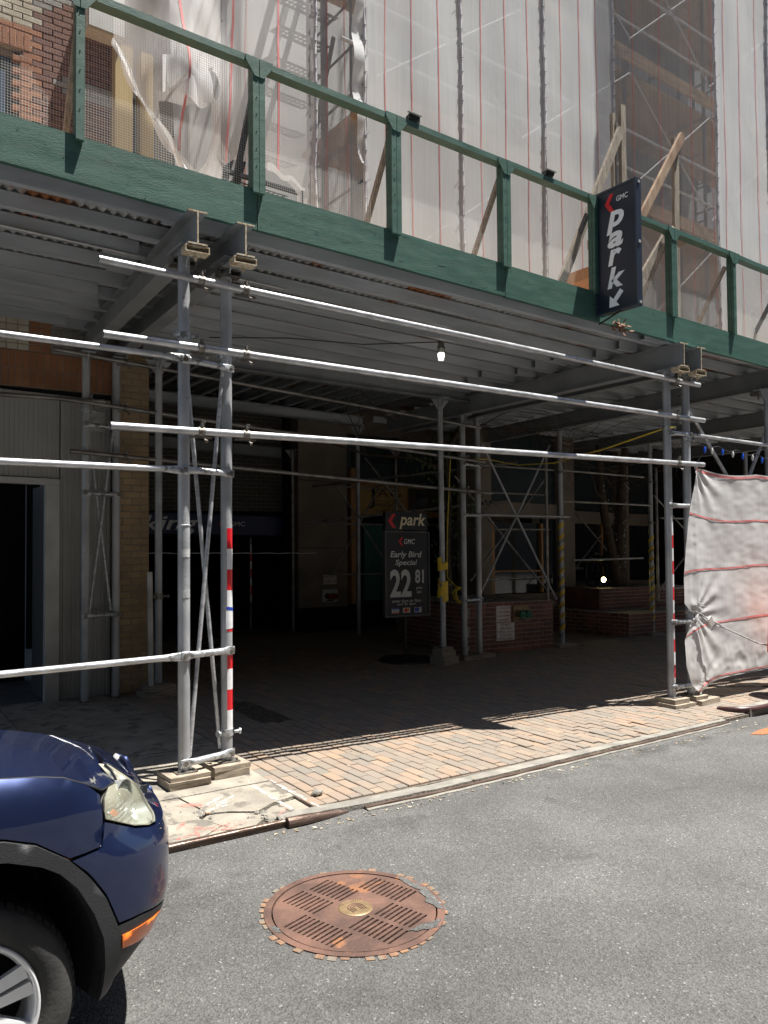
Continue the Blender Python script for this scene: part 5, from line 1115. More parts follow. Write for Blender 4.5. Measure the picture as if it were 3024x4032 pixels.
# parking board on a pole
pk = thing('park_sign_board', P(6.72, 9.0, 0), 'black pole mounted parking board with early bird price and red chevrons', 'sign')
mb = MB(); mb.tube([P(6.72,9.04,.03),P(6.72,9.04,2.1)], .022, 10); mb.build('pole', blackm, pk); mb = MB(); mb.tube([P(6.72,9.04,0),P(6.72,9.04,.03)], [.40,.38], 32); mb.build('round_base', blackm, pk)
wallbox('price_panel', navyd, pk, 6.335, 7.105, 8.97, 9.02, .665, 1.865); wallbox('top_panel', navyd, pk, 6.335, 7.10, 8.97, 9.04, 1.90, 2.16)
rimm = mk('board_rim', (.06,.065,.07), rough=.35)
for a in ((6.315,6.335,.645,1.885),(7.105,7.125,.645,1.885),(6.335,7.105,1.865,1.885),(6.335,7.105,.645,.665)): wallbox('rim', rimm, pk, a[0], a[1], 8.955, 9.03, a[2], a[3])
def pkx(f): return 6.335+f*.77
FY = 8.967
def chev(x, h, s_, parent, y): mb = MB(); c = P(x, y, h); mb.add([c+X_*a*s_+Z_*b*s_ for a, b in ((.06,.1),(0,.1),(-.08,0),(0,-.1),(.06,-.1),(-.015,0))], [(0,1,2,5),(5,2,3,4)]); mb.build('chevron', signred, parent)
letters('lettering', 'park', lettc, pk, P(pkx(.63), FY, 2.03), XS, Z_, h=.235, w=.48, shear=.22, off=.02); chev(pkx(.16), 2.03, 1.0, pk, FY)
letters('lettering', 'GMC', lett, pk, P(pkx(.55), FY, 1.735), XS, Z_, h=.075, w=.20, shear=.15, off=.005); chev(pkx(.36), 1.735, .62, pk, FY)
letters('lettering', 'Early Bird', lettg, pk, P(pkx(.47), FY, 1.535), XS, Z_, h=.115, w=.57, shear=.2, off=.02); letters('lettering', 'Special', lettg, pk, P(pkx(.47), FY, 1.42), XS, Z_, h=.105, w=.40, shear=.2, off=.02)
letters('lettering', '22', lettg, pk, P(pkx(.34), FY, 1.13), XS, Z_, h=.40, w=.385, off=.03); letters('lettering', '81', lettg, pk, P(pkx(.78), FY, 1.225), XS, Z_, h=.20, w=.165, off=.03)
letters('lettering', 'plus', lettg, pk, P(pkx(.77), FY, 1.055), XS, Z_, h=.05, w=.115, shear=.2, off=.01); letters('lettering', 'tax', lettg, pk, P(pkx(.77), FY, 1.0), XS, Z_, h=.042, w=.09, shear=.2, off=.01)
letters('lettering', 'enter 6am to 9am', lettg, pk, P(pkx(.47), FY, .875), XS, Z_, h=.046, w=.52, shear=.2, off=.008); letters('lettering', 'exit by 6pm', lettg, pk, P(pkx(.47), FY, .825), XS, Z_, h=.048, w=.34, shear=.2, off=.008)
for fx_, m1, m2, tx in ((.21, lettg, bluep, 'VISA'), (.47, lettg, signred, None), (.74, lettg, bluep, 'AE')):
    x = pkx(fx_); wallbox('card_logo', m1, pk, x-.065, x+.065, FY-.002, FY+.002, .70, .775)
    if tx == 'VISA': wallbox('card_band', bluep, pk, x-.065, x+.065, FY-.0035, FY-.0022, .757, .775); wallbox('card_band', orangep, pk, x-.065, x+.065, FY-.0035, FY-.0022, .70, .713); letters('card_lettering', 'VISA', bluep, pk, P(x, FY-.002, .735), XS, Z_, h=.026, w=.09)
    elif tx: wallbox('card_band', bluep, pk, x-.06, x+.02, FY-.0035, FY-.0022, .71, .77)
    else:
        for s_, mm in ((-1, signred), (1, orangep)): mb = MB(); c = P(x+s_*.018, FY-.004+s_*.0003, .738); mb.add([c+X_*.03*math.cos(k*math.pi/8)+Z_*.03*math.sin(k*math.pi/8) for k in range(16)], [tuple(range(16))]); mb.build('card_disc', mm, pk)
ld = thing('arm_lamp', P(6.8, 8.95, 2.15), 'black swan neck lamp on top of the parking board', 'lamp'); mb = MB(); mb.tube([P(6.86,9.0,2.16),P(6.88,8.95,2.32),P(6.84,8.8,2.40),P(6.78,8.72,2.36)], .012, 6); mb.build('arm', blackm, ld); mb = MB(); mb.tube([P(6.80,8.80,2.42),P(6.77,8.66,2.30)], [.05,.085], 14); mb.build('shade', blackm, ld)
# torn yellow tape, string lights, tarp
sl_ = thing('string_lights', P(8.5, 4.93, 2.8), 'string of blue and white bulbs hanging from the rail above the tarp', 'string lights')
pts = [P(7.70+i*.07, 4.92, 2.86-.045*abs(math.sin(i*.55))-.002*i) for i in range(34)]; MB().tube(pts, .005, 5).build('wire', blackm, sl_)
blu = mk('blue_bulb', (.02,.12,.75), rough=.25); whb = mk('white_bulb', (.75,.76,.72), rough=.25)
for i in range(12):
    c = pts[2+i*3-(1 if i else 0)] if 2+i*3 < 34 else None
    if c is None: continue
    MB().tube([c, c-Z_*.02, c-Z_*.04, c-Z_*.062, c-Z_*.075], [.008,.013,.016,.011,.003], 8).build('bulb', blu if i % 2 == 0 else whb, sl_)
mb = MB()
for k in range(9): a = Vector((random.uniform(-.2,.6), -.1, random.uniform(.2,.9))).normalized()*.11; mb.tube([P(7.66,4.9,2.62+.3*(k % 2)), P(7.66,4.9,2.62+.3*(k % 2))+a], .0022, 4)
tag(mb.build('cable_ties', blackm), 'bristling black cable tie ends at the tarp corner post', 'cable ties')
tp = thing('tarp', P(7.7, 4.88, 0), 'pale grey tarp with red lines tied between the front posts on the right', 'tarp')
LE = [(2.60,7.62),(2.4,7.60),(2.07,7.49),(1.75,7.42),(1.43,7.37),(1.10,7.37),(1.03,7.46),(.965,7.58),(.90,7.50),(.70,7.36),(.45,7.37),(.234,7.46),(.10,7.63)]
def _ipr(t, a): # descending h table
    for (h0, x0), (h1, x1) in zip(a, a[1:]):
        if t <= h0 and t >= h1: return x0+(x1-x0)*(h0-t)/(h0-h1)
    return a[-1][1] if t < a[-1][0] else a[0][1]
def tarpf(u, v):
    x1 = 9.9; top = 2.58-.05*math.sin(math.pi*min(1, u*1.8))-.02*u; ub = u*(x1-7.6)
    bot = .095+.17*(1-math.exp(-ub/.25))-.0*ub+ (-.02*math.sin(ub*1.7))
    h = lerp(top, bot, v); xl = _ipr(lerp(2.60, .10, v), LE); x = lerp(xl, x1, u)
    d = x-7.575; y = 4.905
    pinch = math.exp(-((h-.965)/.16)**2)
    y += -.012+.05*(1-math.exp(-max(0, d-.05)*5))*.6 if d > 0 else 0
    if d < 0: y += -.008+.9*d*d*-0
    sx = math.exp(-max(0, x-7.58)*2.2)
    ang = math.atan2(h-.965, max(.03, x-7.56)); y -= .012*math.sin(ang*16)*math.exp(-math.hypot(x-7.58, h-.965)*2.5)*(1 if x > 7.5 else .2)
    ang2 = math.atan2(h-.1, max(.03, x-7.6)); y -= .009*math.sin(ang2*13+1)*math.exp(-math.hypot(x-7.62, h-.1)*2.2)
    ang3 = math.atan2(2.6-h, max(.02, x-7.6)); y -= .020*math.sin(ang3*15)*math.exp(-math.hypot(x-7.62, h-2.6)*3.5)
    q = Vector((x*3.2, h*3.2, 4)); y += .012*noise.noise(q*.5)+.005*noise.noise(q*1.7)+.0022*noise.noise(Vector((x*6+h*9, h*14-x*4, 2)))
    y += .014*abs(noise.noise(Vector((x*7-h*3, h*5+x*3, 9))))*max(0, 1-abs(h-.38)/.35)
    return P(x, min(y, 4.935) if x < 7.66 else y, h)
mb = MB(); mb.grid(tarpf, 110, 120); mb.build('sheet', TARP, tp)
def tarp_line(f, w, nm='red_line'):
    mb = MB(); vs = []; n = 110
    for i in range(n+1):
        u = i/n; v = f(u)
        for e in (-w, w): vs.append(tarpf(u, v+e)-Vector((0,.0035,0)))
    mb.add(vs, [(2*i, 2*i+2, 2*i+3, 2*i+1) for i in range(n)], True); mb.build(nm, NSTR, tp)
tarp_line(lambda u: .208+.03*(1-math.exp(-u*5)), .0042); tarp_line(lambda u: .468-.005*u, .0042); tarp_line(lambda u: .742-.02*(1-math.exp(-u*6)), .0042); tarp_line(lambda u: .985, .0035); tarp_line(lambda u: .012, .006)
rp = thing('guy_rope', P(7.58, 4.86, .96), 'black and white guy rope with a padlock pulled from the tarp to the right', 'rope')
mb = MB(); mb.tube([P(7.58,4.86,.965),P(7.75,4.84,.85),P(7.95,4.80,.81),P(8.6,4.78,.60),P(9.6,4.75,.42)], .008, 6); mb.tube([P(7.56,4.86,.99),P(7.68,4.83,.92),P(7.86,4.82,.86),P(7.95,4.80,.81)], .008, 6); mb.build('rope', mk('dark_rope', (.10,.10,.10), (.5,.5,.5), rough=.8, scale=60), rp)
mb = MB(); mb.bar(P(7.70,4.82,.93), P(7.76,4.82,.84), .07, .02, up=(0,1,0)); mb.build('padlock', framem, rp)
mb = MB()
for k in range(5): mb.tube([P(7.56+.01*k,4.885,.955+.01*k), P(7.28+.03*k,4.84,1.0+.012*k)], .003, 4)
mb.build('tie_wires', clampm, rp)
br = thing('traffic_barrel', P(9.60, 5.15, 0), 'orange traffic barrel peeking in at the right picture edge behind the rope', 'traffic barrel')
mb = MB(); mb.tube([P(8.92,4.5,.48),P(8.92,4.5,.50),P(8.92,4.5,.80),P(8.92,4.5,.84)], [.29,.31,.29,.24], 24); mb.build('drum', orangepl, br); mb = MB(); mb.tube([P(8.92,4.5,.0),P(8.92,4.5,.07)], [.31,.29], 24); mb.tube([P(8.92,4.5,.07),P(8.92,4.5,.48)], .24, 24); mb.build('base', blackm, br)
# ------------------------------------------------------------------ upper floors
up = thing('upper_brick_wall', Vector((0, 8.75, 4.5)), 'sunlit cream and brown brick upper wall with a window, seen through the mesh at the far left', 'building')
def upick(x, h):
    X = x+.0; H = h+5.25
    if X+.2 < .0: return brick_br
    xx = X+.2
    if xx < 1.70 and 6.84 < H < 7.12: return brick_or
    if xx < 1.70 and H >= 7.12: return brick_cr
    if 1.48 < xx < 1.70: return brick_or
    if 1.70 <= xx < 1.86: return brick_br if H < 7.4 else brick_gr
    if 1.86 <= xx < 2.56 and (6.55 < H < 6.75 or 5.75 < H < 5.95): return brick_gr
    if H > 7.5 and xx < 2.2: return brick_gr
    return brick_br
bricks(up, P(-.8, 8.75, 5.25), X_, Z_, 3.36, 3.6, .2, .0667, brick_br, .010, .06, True, 60, pick=lambda x, h: upick(x-1.0, h), skip=lambda x, h: (x-.8 < 1.48 and .0 < h < 1.60))
def extra(x0, x1, h0, h1, mt, bw, bh, W=None, y=8.745): bricks(up, P(x0, y, h0), X_, Z_, x1-x0, h1-h0, bw, bh, mt, .010, .05, True, 240)
extra(1.478, 1.60, 5.3, 6.85, brick_or, .2, .067); extra(-.8, 1.60, 6.853, 7.05, brick_or, .07, .196); extra(-.8, 1.60, 7.056, 7.12, brick_or, .22, .064)
wallbox('wall_core', mortar, up, 1.44, 2.56, 8.835, 9.1, 4.1, 9); wallbox('wall_core', mortar, up, -3, 1.47, 8.835, 9.1, 6.84, 9); wallbox('wall_core', mortar, up, -3, -.8, 8.8, 9.1, 4.1, 6.84)
wn = wallbox('window', mk('blue_window_glass', (.10,.22,.42), rough=.08, spec=.8), up, -.8, 1.47, 8.88, 8.9, 5.2, 6.84); wallbox('frame', blackm, wn, 1.36, 1.47, 8.84, 8.88, 5.2, 6.80); wallbox('frame', blackm, wn, -.8, 1.36, 8.84, 8.88, 6.70, 6.80)
wallbox('lintel_block', facm, up, 2.12, 2.50, 8.55, 8.84, 7.30, 7.78); wallbox('lintel_block', framem, up, 2.12, 2.5, 8.5, 8.549, 7.30, 7.78)
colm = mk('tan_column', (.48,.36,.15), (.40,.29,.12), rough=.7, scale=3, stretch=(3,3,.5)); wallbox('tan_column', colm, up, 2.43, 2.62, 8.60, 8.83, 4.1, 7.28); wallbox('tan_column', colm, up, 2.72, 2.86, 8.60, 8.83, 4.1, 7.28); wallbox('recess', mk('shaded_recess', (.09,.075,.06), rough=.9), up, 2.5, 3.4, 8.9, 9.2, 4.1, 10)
nb = thing('netted_building', Vector((9, 9, 4.5)), 'beige building with floor slabs and dark windows behind the scaffold netting', 'building')
wallbox('wall', facm, nb, 3.4, 24, 9.0, 9.3, 4.4, 18)
for h in (6.9, 9.9, 12.9): wallbox('floor_slab', conc2, nb, 3.6, 24, 8.5, 8.99, h, h+.22)
for i in range(8):
    for h in (4.9, 7.6, 10.6): o = wallbox('window', glassd, nb, 4.4+i*2.3, 5.7+i*2.3, 8.97, 8.995, h, h+1.6); wallbox('frame', framem, o, 5.02+i*2.3, 5.07+i*2.3, 8.94, 8.965, h, h+1.6)
wallbox('soffit', facm, nb, 2.86, 24, 9.31, 13.5, 4.45, 4.6); wallbox('left_return', darkm, nb, 3.2, 3.4, 8.9, 9.3, 4.1, 18)
mb = MB(); mb.box(-8, 2.86, 9.11, 9.3, 4.45, 18); mb.build('party_wall', brick_br, nb)
# scaffold behind the net
dkt = mk('dark_scaffold_tube', (.035,.04,.06), rough=.5, metal=.4); gut = mk('pale_scaffold_tube', (.55,.56,.58), rough=.45, metal=.3)
sf = thing('pipe_scaffold', P(8, 6.9, 4.18), 'tall pipe scaffold with timber planks standing on the shed behind the netting', 'scaffold')
for i, x in enumerate([4.3, 6.3, 8.3, 10.1, 11.9, 13.7]):
    for y in (6.25, 7.55):
        mb = MB(); mb.tube([P(x,y,4.18),P(x,y,13)], .024, 8); mb.build('standard', dkt, sf)
    mb = MB()
    for h in [4.9+.5*k for k in range(16)]: mb.tube([P(x,6.25,h),P(x,7.55,h)], .014, 6)
    mb.tube([P(x,6.65,4.2),P(x,6.65,13)], .016, 6); mb.tube([P(x,7.15,4.2),P(x,7.15,13)], .016, 6); mb.build('ladder_frame', dkt, sf)
for k in range(6):
    h = 6.05+k*1.95
    for j in range(5): mb = MB(); y = 6.35+j*.24; mb.box(4.2 if k < 2 else 7.8, 14.4, y, y+.225, h+.003*j, h+.045+.003*j); mb.build('plank', plankm, sf)
    mb = MB(); mb.box(4.2 if k < 2 else 7.8, 14.4, 6.20, 6.235, h+.05, h+.22); mb.build('toe_board', plankm, sf)
    mb = MB(); mb.tube([P(3.9,6.2,h+.55),P(14.4,6.2,h+.55)], .018, 6); mb.tube([P(3.9,6.2,h+1.05),P(14.4,6.2,h+1.05)], .018, 6); mb.build('guard_rail', gut, sf)
for i, x in enumerate([4.3, 6.3, 8.3, 10.1, 11.9]):
    for k in range(4):
        h = 4.4+k*1.95; x2 = x+(2.0 if i < 2 else 1.8)
        mb = MB(); mb.tube([P(x,6.17,h),P(x2,6.17,h+1.5)], .011, 6); mb.build('cross_brace', gut, sf); mb = MB(); mb.tube([P(x2,6.15,h),P(x,6.15,h+1.5)], .011, 6); mb.build('cross_brace', gut, sf)
for i in range(60): 
    x = 8.4+i*.095; h = random.choice([6.1, 8.05, 10.0, 11.9]); mb = MB(); mb.box(x, x+.05, 7.7, 7.76, h, h+.9); mb.build('upright_batten', dkt, sf)
stt = thing('stair_tower', P(3.5, 7.2, 4.18), 'aluminium stair tower with perforated treads behind the left netting', 'scaffold stair')
for (x0, h0, x1, h1, y, w) in ((2.75,4.2,3.65,7.6,7.0,.07),(3.05,4.2,4.05,7.8,7.6,.07),(3.6,4.4,4.15,7.0,6.75,.04),(2.9,4.2,2.9,8,6.7,.05),(4.0,4.2,4.0,8,6.7,.06),(3.3,5.0,4.2,8.3,7.2,.05)):
    mb = MB(); mb.bar(P(x0,y,h0), P(x1,y,h1), w, w*.6, up=(0,1,0)); mb.build('stringer', mk('aluminium', (.05,.052,.06), rough=.5, metal=.3) if 'aluminium' not in MATS else MATS['aluminium'], stt)
alu = MATS['aluminium']
for k in range(9):
    h = 4.6+k*.36; x = 2.85+k*.105
    o = patch([(0,0),(.62,0),(.62,.20),(0,.20)], lambda a, b, x=x, h=h: P(x+a+.1, 7.05+b*1.4, h+b*.4), .2, [[(.05+i*.055, .05+j*.06), (.085+i*.055, .05+j*.06), (.085+i*.055, .085+j*.06), (.05+i*.055, .085+j*.06)] for i in range(10) for j in range(2)], smooth=False).build('perforated_tread', alu, stt)
for h in (5.2, 6.3, 7.3): mb = MB(); mb.bar(P(2.9,6.7,h), P(4.0,6.7,h), .05, .03); mb.build('cross_rail', alu, stt)
# netting
wallbox('painted_shade_wall', mk('bay_shade_paint', (.12,.125,.145), (.06,.065,.08), rough=.8, scale=1), nb, 9.6, 14.6, 8.3, 8.45, 4.4, 18)  # added wall; its dark colour stands in for shade behind the net
def net(name, poly, y, mat, label, holes=(), stripes=(), seams=(), step=.12, fold=None, amp=.025, Yf=None):
    t = thing(name, P(poly[0][0], y, 4.2), label, 'netting', 'debris nets on the scaffold')
    def fn(x, h):
        yy = (Yf(x, h) if Yf else y)
        return P(x, yy+amp*noise.noise(Vector((x*1.7, h*.5, 3)))+.008*noise.noise(Vector((x*7, h*2.2, 5)))+.010*math.exp(-((h-4.3)/.35)**2)*math.sin(x*26), h)
    patch(poly, fn, step, holes).build('net_sheet', mat, t)
    for pts, w in stripes:
        mb = MB(); vs = []; n = 60
        for i in range(n+1):
            k = i/n*(len(pts)-1); a = int(min(k, len(pts)-2)); q = (lerp(pts[a][0], pts[a+1][0], k-a)+.012*noise.noise(Vector((pts[0][0]*3, i*.12, 1))), lerp(pts[a][1], pts[a+1][1], k-a))
            for e in (-w, w): v = fn(q[0]+e, q[1]); vs.append(v-Vector((0,.004,0)))
        mb.add(vs, [(2*i, 2*i+2, 2*i+3, 2*i+1) for i in range(n)], True); mb.build('red_line', NSTR, t)
    return t, fn
def seam(t, fn, x, h0, h1, dark=True):
    pts = [fn(x+.012*noise.noise(Vector((x, h*3, 0))), h)-Vector((0,.012,0)) for h in [lerp(h0, h1, i/40) for i in range(41)]]
    MB().tube(pts, [.012+.006*abs(math.sin(i*1.3)) for i in range(41)], 8).build('seam_roll', mk('net_roll', (.62,.61,.61), (.40,.38,.40), rough=.9, scale=9) if 'net_roll' not in MATS else MATS['net_roll'], t)
    mb = MB()
    for i in range(0, 40, 1): 
        p = pts[i]; mb.tube([p+Vector((-.012,-.016,0)), p+Vector((.010,-.020,.012))], .0035, 4)
        if i % 3 == 0: mb.tube([p, p+Vector((random.uniform(-.06,.06), -.03, random.uniform(-.02,.05)))], .0018, 4)
    mb.tube([pts[0]+Vector((.02,.004,0)), pts[20]+Vector((.018,.004,0)), pts[40]+Vector((.02,.004,0))], .006, 5); mb.build('lacing', mk('lacing_tie', (.06,.05,.08), rough=.7) if 'lacing_tie' not in MATS else MATS['lacing_tie'], t)
polyA = [(1.70,9.5),(1.685,5.916),(1.666,5.545),(1.794,5.31),(1.945,5.097),(2.089,4.895),(2.28,4.701),(2.546,4.50),(2.58,4.727),(2.60,4.88),(2.684,4.955),(2.813,4.966),(2.97,4.963),(3.13,4.94),(3.245,4.88),(3.30,4.83),(3.32,4.16),(3.502,4.16),(3.497,9.5)]
hb = [(2.01,5.19),(2.068,5.20),(2.195,5.185),(2.368,5.24),(2.401,5.265),(2.456,5.161),(2.479,5.017),(2.432,4.846),(2.344,4.724),(2.27,4.76),(2.195,4.844),(2.068,5.0)]
h2 = [(2.412,5.512),(2.445,5.57),(2.479,5.558),(2.513,5.461),(2.497,5.369),(2.46,5.31),(2.439,5.316),(2.419,5.407)]
def YA(x, h):
    b = math.exp(-((x-2.25)/.32)**2-((h-5.42)/.33)**2); b2 = math.exp(-((x-2.42)/.12)**2-((h-6.0)/.35)**2)
    return 6.0-.22*b-.10*b2-.05*math.sin(x*9+h*1.2)*math.exp(-((x-2.2)/.6)**2)+.03*math.sin((x-h*.4)*14)*(1 if x < 2.6 else .2)
tA, fA = net('scaffold_net', polyA, 6.0, NETD, 'torn billowing pale net with red lines and holes, leftmost of the nets', [hb, h2], [([(2.185,9.4),(2.19,5.8),(2.20,4.86)], .009), ([(2.72,9.4),(2.675,6.115),(2.62,4.92)], .009), ([(3.14,9.4),(3.125,6.297),(3.106,4.97)], .010)], step=.05, Yf=YA, amp=.02)
seam(tA, fA, 3.485, 4.2, 9.4)
MB().grid(lambda u, v: P(lerp(1.66,2.75,u)+.02*math.sin(u*20), 5.97+.02*math.sin(u*17+v*4), lerp(5.56,4.30,u)-.25*math.sin(u*math.pi)*.55+(v-.5)*lerp(.05,.13,u)), 50, 5).build('rolled_hem', NET, tA)
MB().grid(lambda u, v: P(lerp(2.0,2.42,u), 5.80+.05*math.sin(u*9), lerp(5.20,5.24,u)+v*.30+.05*math.sin(u*7)), 16, 8).build('torn_flap', NET, tA)
mb = MB(); mb.grid(lambda u, v: P(lerp(2.97,3.34,u), 5.93, lerp(4.95,4.86,u)+.07*(v-.5)*(1-.6*u)+.02*math.sin(u*12)), 20, 4); mb.build('tied_hem', NET, tA); MB().tube([P(3.32,5.95,4.84),P(3.335,5.95,4.5),P(3.33,5.95,4.17)], .006, 5).build('hanging_cord', blackm, tA)
tF, fF = net('scaffold_net', [(2.95,4.16),(5.2,4.16),(5.2,10),(2.75,10)], 8.0, NET, 'inner pale net hanging behind the stair tower', (), [([(3.75,9.8),(3.7,4.2)], .007)], step=.2)
tB, fB = net('scaffold_net', [(3.72,4.16),(4.45,4.16),(4.45,9.9),(3.72,9.9)], 6.5, NETS, 'narrow recessed net in shade with brown planks showing through', (), [([(3.93,9.8),(3.89,4.2)], .005), ([(4.17,9.8),(4.12,6.8),(4.19,4.2)], .005)])
polyC = [(4.01,4.16),(6.5,4.16),(7.73,4.16),(7.73,14),(4.0,14)]
st_ = lambda x, a=0: [(x-a, 13.4), (x, 7), (x+.01, 4.2)]
tC, fC = net('scaffold_net', polyC, 6.0, NET, 'long pale net with red lines behind the middle of the green parapet', (), [(st_(x), .0055) for x in (4.28,4.60,4.94,5.54,5.89,6.235,6.79,7.12,7.42)], step=.16)
tE, fE = net('scaffold_net', [(7.74,4.16),(10.9,4.16),(10.9,14),(7.74,14)], 6.03, NETS, 'net toned dark for shade right of the park sign with dark scaffolding behind', (), [(st_(x), .0055) for x in (8.17,8.74,9.44,9.95)], step=.2)
for x in (4.02, 5.248, 6.495, 7.735): seam(tC, fC, x, 4.2, 10.3)
MB().grid(lambda u, v: P(4.0-.10*math.sin(math.pi*v)**.7*u-.02*u, 5.97+.03*math.sin(v*22), lerp(7.3,5.3,v)), 4, 40).build('loose_edge', NET, tC)
tD, fD = net('scaffold_net', [(8.60,4.16),(13.5,4.16),(13.5,17),(8.60,17)], 5.17, NET, 'nearest pale net at the right, red lines and laced edge, in full sun', (), [(st_(x), .006) for x in (8.80,9.13,9.54,9.95,10.4)], step=.2)
seam(tD, fD, 8.60, 4.2, 11.3); seam(tD, fD, 9.82, 4.2, 11.3)
# net return on the left side of the bump-out is left open; its frame
sf2 = thing('pipe_scaffold', P(9.5, 5.6, 4.18), 'nearer scaffold bay with pale braces behind the rightmost net', 'scaffold')
for x in (9.0, 10.2, 11.7):
    mb = MB(); mb.tube([P(x,5.32,4.18),P(x,5.32,11)], .022, 8); mb.build('standard', dkt, sf2)
for k in range(4):
    h = 4.5+k*1.7; mb = MB(); mb.tube([P(9.0,5.27,h),P(10.2,5.27,h+1.5)], .012, 6); mb.tube([P(10.2,5.26,h),P(9.0,5.26,h+1.5)], .012, 6); mb.build('cross_brace', dkt, sf2)
    mb = MB(); mb.tube([P(8.9,5.30,h+.3),P(11.7,5.30,h+.3)], .015, 6); mb.build('ledger', dkt, sf2)
# loose timbers leaning at the parapet
def timber(lb, p, q, w=.085, d=.04, mat=woodg): t = MB(); t.bar(p, q, w, d, up=(0,1,0)); return tag(t.build('leaning_timber', mat), lb, 'timber', 'grey timbers leaning at the parapet')
timber('grey timber leaning right over the parapet, left of the park sign', P(5.60,5.0,4.18), P(6.60,5.03,6.05)); timber('upright grey timber rising behind the park sign', P(6.69,5.08,4.2), P(6.69,5.08,6.36), .075); timber('second upright grey timber close to the one behind the park sign', P(6.60,5.12,4.2), P(6.585,5.12,6.25), .05)
timber('stained timber leaning right from behind the park sign', P(6.72,5.0,4.95), P(7.68,5.02,6.33), .085, .04, mk('stained_timber', (.33,.24,.16), (.20,.12,.08), rough=.9, scale=6, stretch=(2,2,.6))); timber('upright grey timber right of the park sign', P(7.60,5.08,4.2), P(7.63,5.08,6.30), .09); timber('grey timber raking under the mesh right of the park sign', P(6.75,5.1,4.25), P(7.5,5.1,5.2), .11)
pb_ = thing('plywood_sheet', P(6.9, 5.3, 4.2), 'orange brown plywood and boards stacked behind the mesh right of the park sign', 'plywood'); mb = MB(); mb.hexa([P(6.35,5.25,4.80),P(7.12,5.25,4.72),P(7.12,5.29,4.72),P(6.35,5.29,4.80),P(6.35,5.25,4.90),P(7.12,5.25,4.84),P(7.12,5.29,4.84),P(6.35,5.29,4.90)]); mb.build('board', plankm, pb_)
mb = MB(); mb.hexa([P(6.35,5.25,4.5),P(7.0,5.25,4.5),P(7.0,5.6,4.5),P(6.35,5.6,4.5),P(6.35,5.25,4.62),P(6.95,5.25,4.62),P(6.95,5.6,4.62),P(6.35,5.6,4.62)]); mb.build('board', timb, pb_)
mb = MB(); mb.bar(P(7.33,5.0,5.16), P(7.62,4.98,5.07), .13, .03, up=(0,.3,1)); tag(mb.build('board_offcut', woodg), 'short grey board offcut lying across the green rail right of the park sign', 'board')
for o in [o for o in COL.objects if not o.parent and o.name.split('.')[0] in ('leaning_timber','plywood_sheet','board_offcut')]: shift_front(o)
# street canyon opposite: plain facade across the road behind the photographer
op = thing('opposite_building', Vector((4, -14, 0)), 'plain brick facade across the street', 'building')
wallbox('facade', mk('street_brick', (.20,.17,.145), (.15,.13,.115), rough=.9), op, -60, 70, -16, -14, -3, 24)
# ================================================================== CAR
PLAN=[(-3.6,2.5),(-.3,2.5),(-.05,2.5),(.2,2.5),(.45,2.5),(.62,2.515),(.76,2.55),(.87,2.615),(.945,2.70),(.99,2.80),(1.025,2.92),(1.065,3.12),(1.09,3.36)]
def _ip(t,xs,ys):
    if t<=xs[0]:return ys[0]
    for i in range(1,len(xs)):
        if t<=xs[i]:
            u=(t-xs[i-1])/(xs[i]-xs[i-1]);return ys[i-1]+u*(ys[i]-ys[i-1])
    return ys[-1]
def _catmull(pts,n=12):
    out=[]
    for i in range(len(pts)-1):
        p0=pts[max(i-1,0)];p1=pts[i];p2=pts[i+1];p3=pts[min(i+2,len(pts)-1)]
        if i==0: out.append(p1);continue
        if i==1: p0=(2*p1[0]-p2[0],2*p1[1]-p2[1])
        for k in range(n):
            t=k/n
            out.append(tuple(.5*(2*p1[j]+(p2[j]-p0[j])*t+(2*p0[j]-5*p1[j]+4*p2[j]-p3[j])*t*t+(-p0[j]+3*p1[j]-3*p2[j]+p3[j])*t**3) for j in range(2)))
    out.append(pts[-1]);return out
_PP=_catmull(PLAN)
_SS=[0]
for a,b in zip(_PP,_PP[1:]): _SS.append(_SS[-1]+math.hypot(b[0]-a[0],b[1]-a[1]))
_s0=min(range(len(_PP)),key=lambda i:abs(_PP[i][0]-.45)+abs(_PP[i][1]-2.5))
_SS=[v-_SS[_s0] for v in _SS]
_PX=[p[0] for p in _PP];_PY=[p[1] for p in _PP]
def planpt(s): return _ip(s,_SS,_PX),_ip(s,_SS,_PY)
SIDE=([.1,.2,.3,.45,.6,.78,.88,.95,1.0,1.04,1.07],[.06,.045,.02,.003,0,.0,.005,.018,.04,.085,.15])
FRNT=([.1,.25,.28,.32,.38,.45,.52,.68,.735,.765,.80,.85,.90,.95,1.0],[.28,.2,.15,.10,.05,.017,0,0,.02,.06,.085,.105,.135,.18,.26])
def Sf(s,z,off=0.):
    x,y=planpt(s);x1,y1=planpt(s-.02);x2,y2=planpt(s+.02)
    dx,dy=x2-x1,y2-y1;l=math.hypot(dx,dy) or 1
    nx,ny=-dy/l,dx/l  # inward (toward +Y for side)
    w=min(1,max(0,(s-.12)/.42));w=w*w*(3-2*w)
    o=_ip(z,*SIDE)*(1-w)+_ip(z,*FRNT)*w+off
    return (x+nx*o,y+ny*o,z)
YC = 3.30; RZ = -.04
paint = mk('blue_metallic_paint', (.010,.021,.078), (.008,.017,.062), rough=.42, metal=.62, scale=3, coat=1.0, bump=.0)
hoodp = paint
trim = mk('black_plastic_trim', (.026,.027,.029), rough=.55, bump=.15, bscale=220)
rubber = mk('tyre_rubber', (.022,.022,.022), (.05,.048,.045), rough=.75, scale=6, bump=.1, bscale=70)
alloy = mk('alloy_silver', (.80,.81,.82), rough=.35, metal=.25)
car = thing('parked_car', P(-.8, 3.34, RZ), 'dark blue metallic sport utility car parked at the kerb, only its front corner in view', 'car')
def SF(off=0): return lambda s, z: (lambda q: P(q[0], q[1], q[2]+RZ))(Sf(s, z, off))
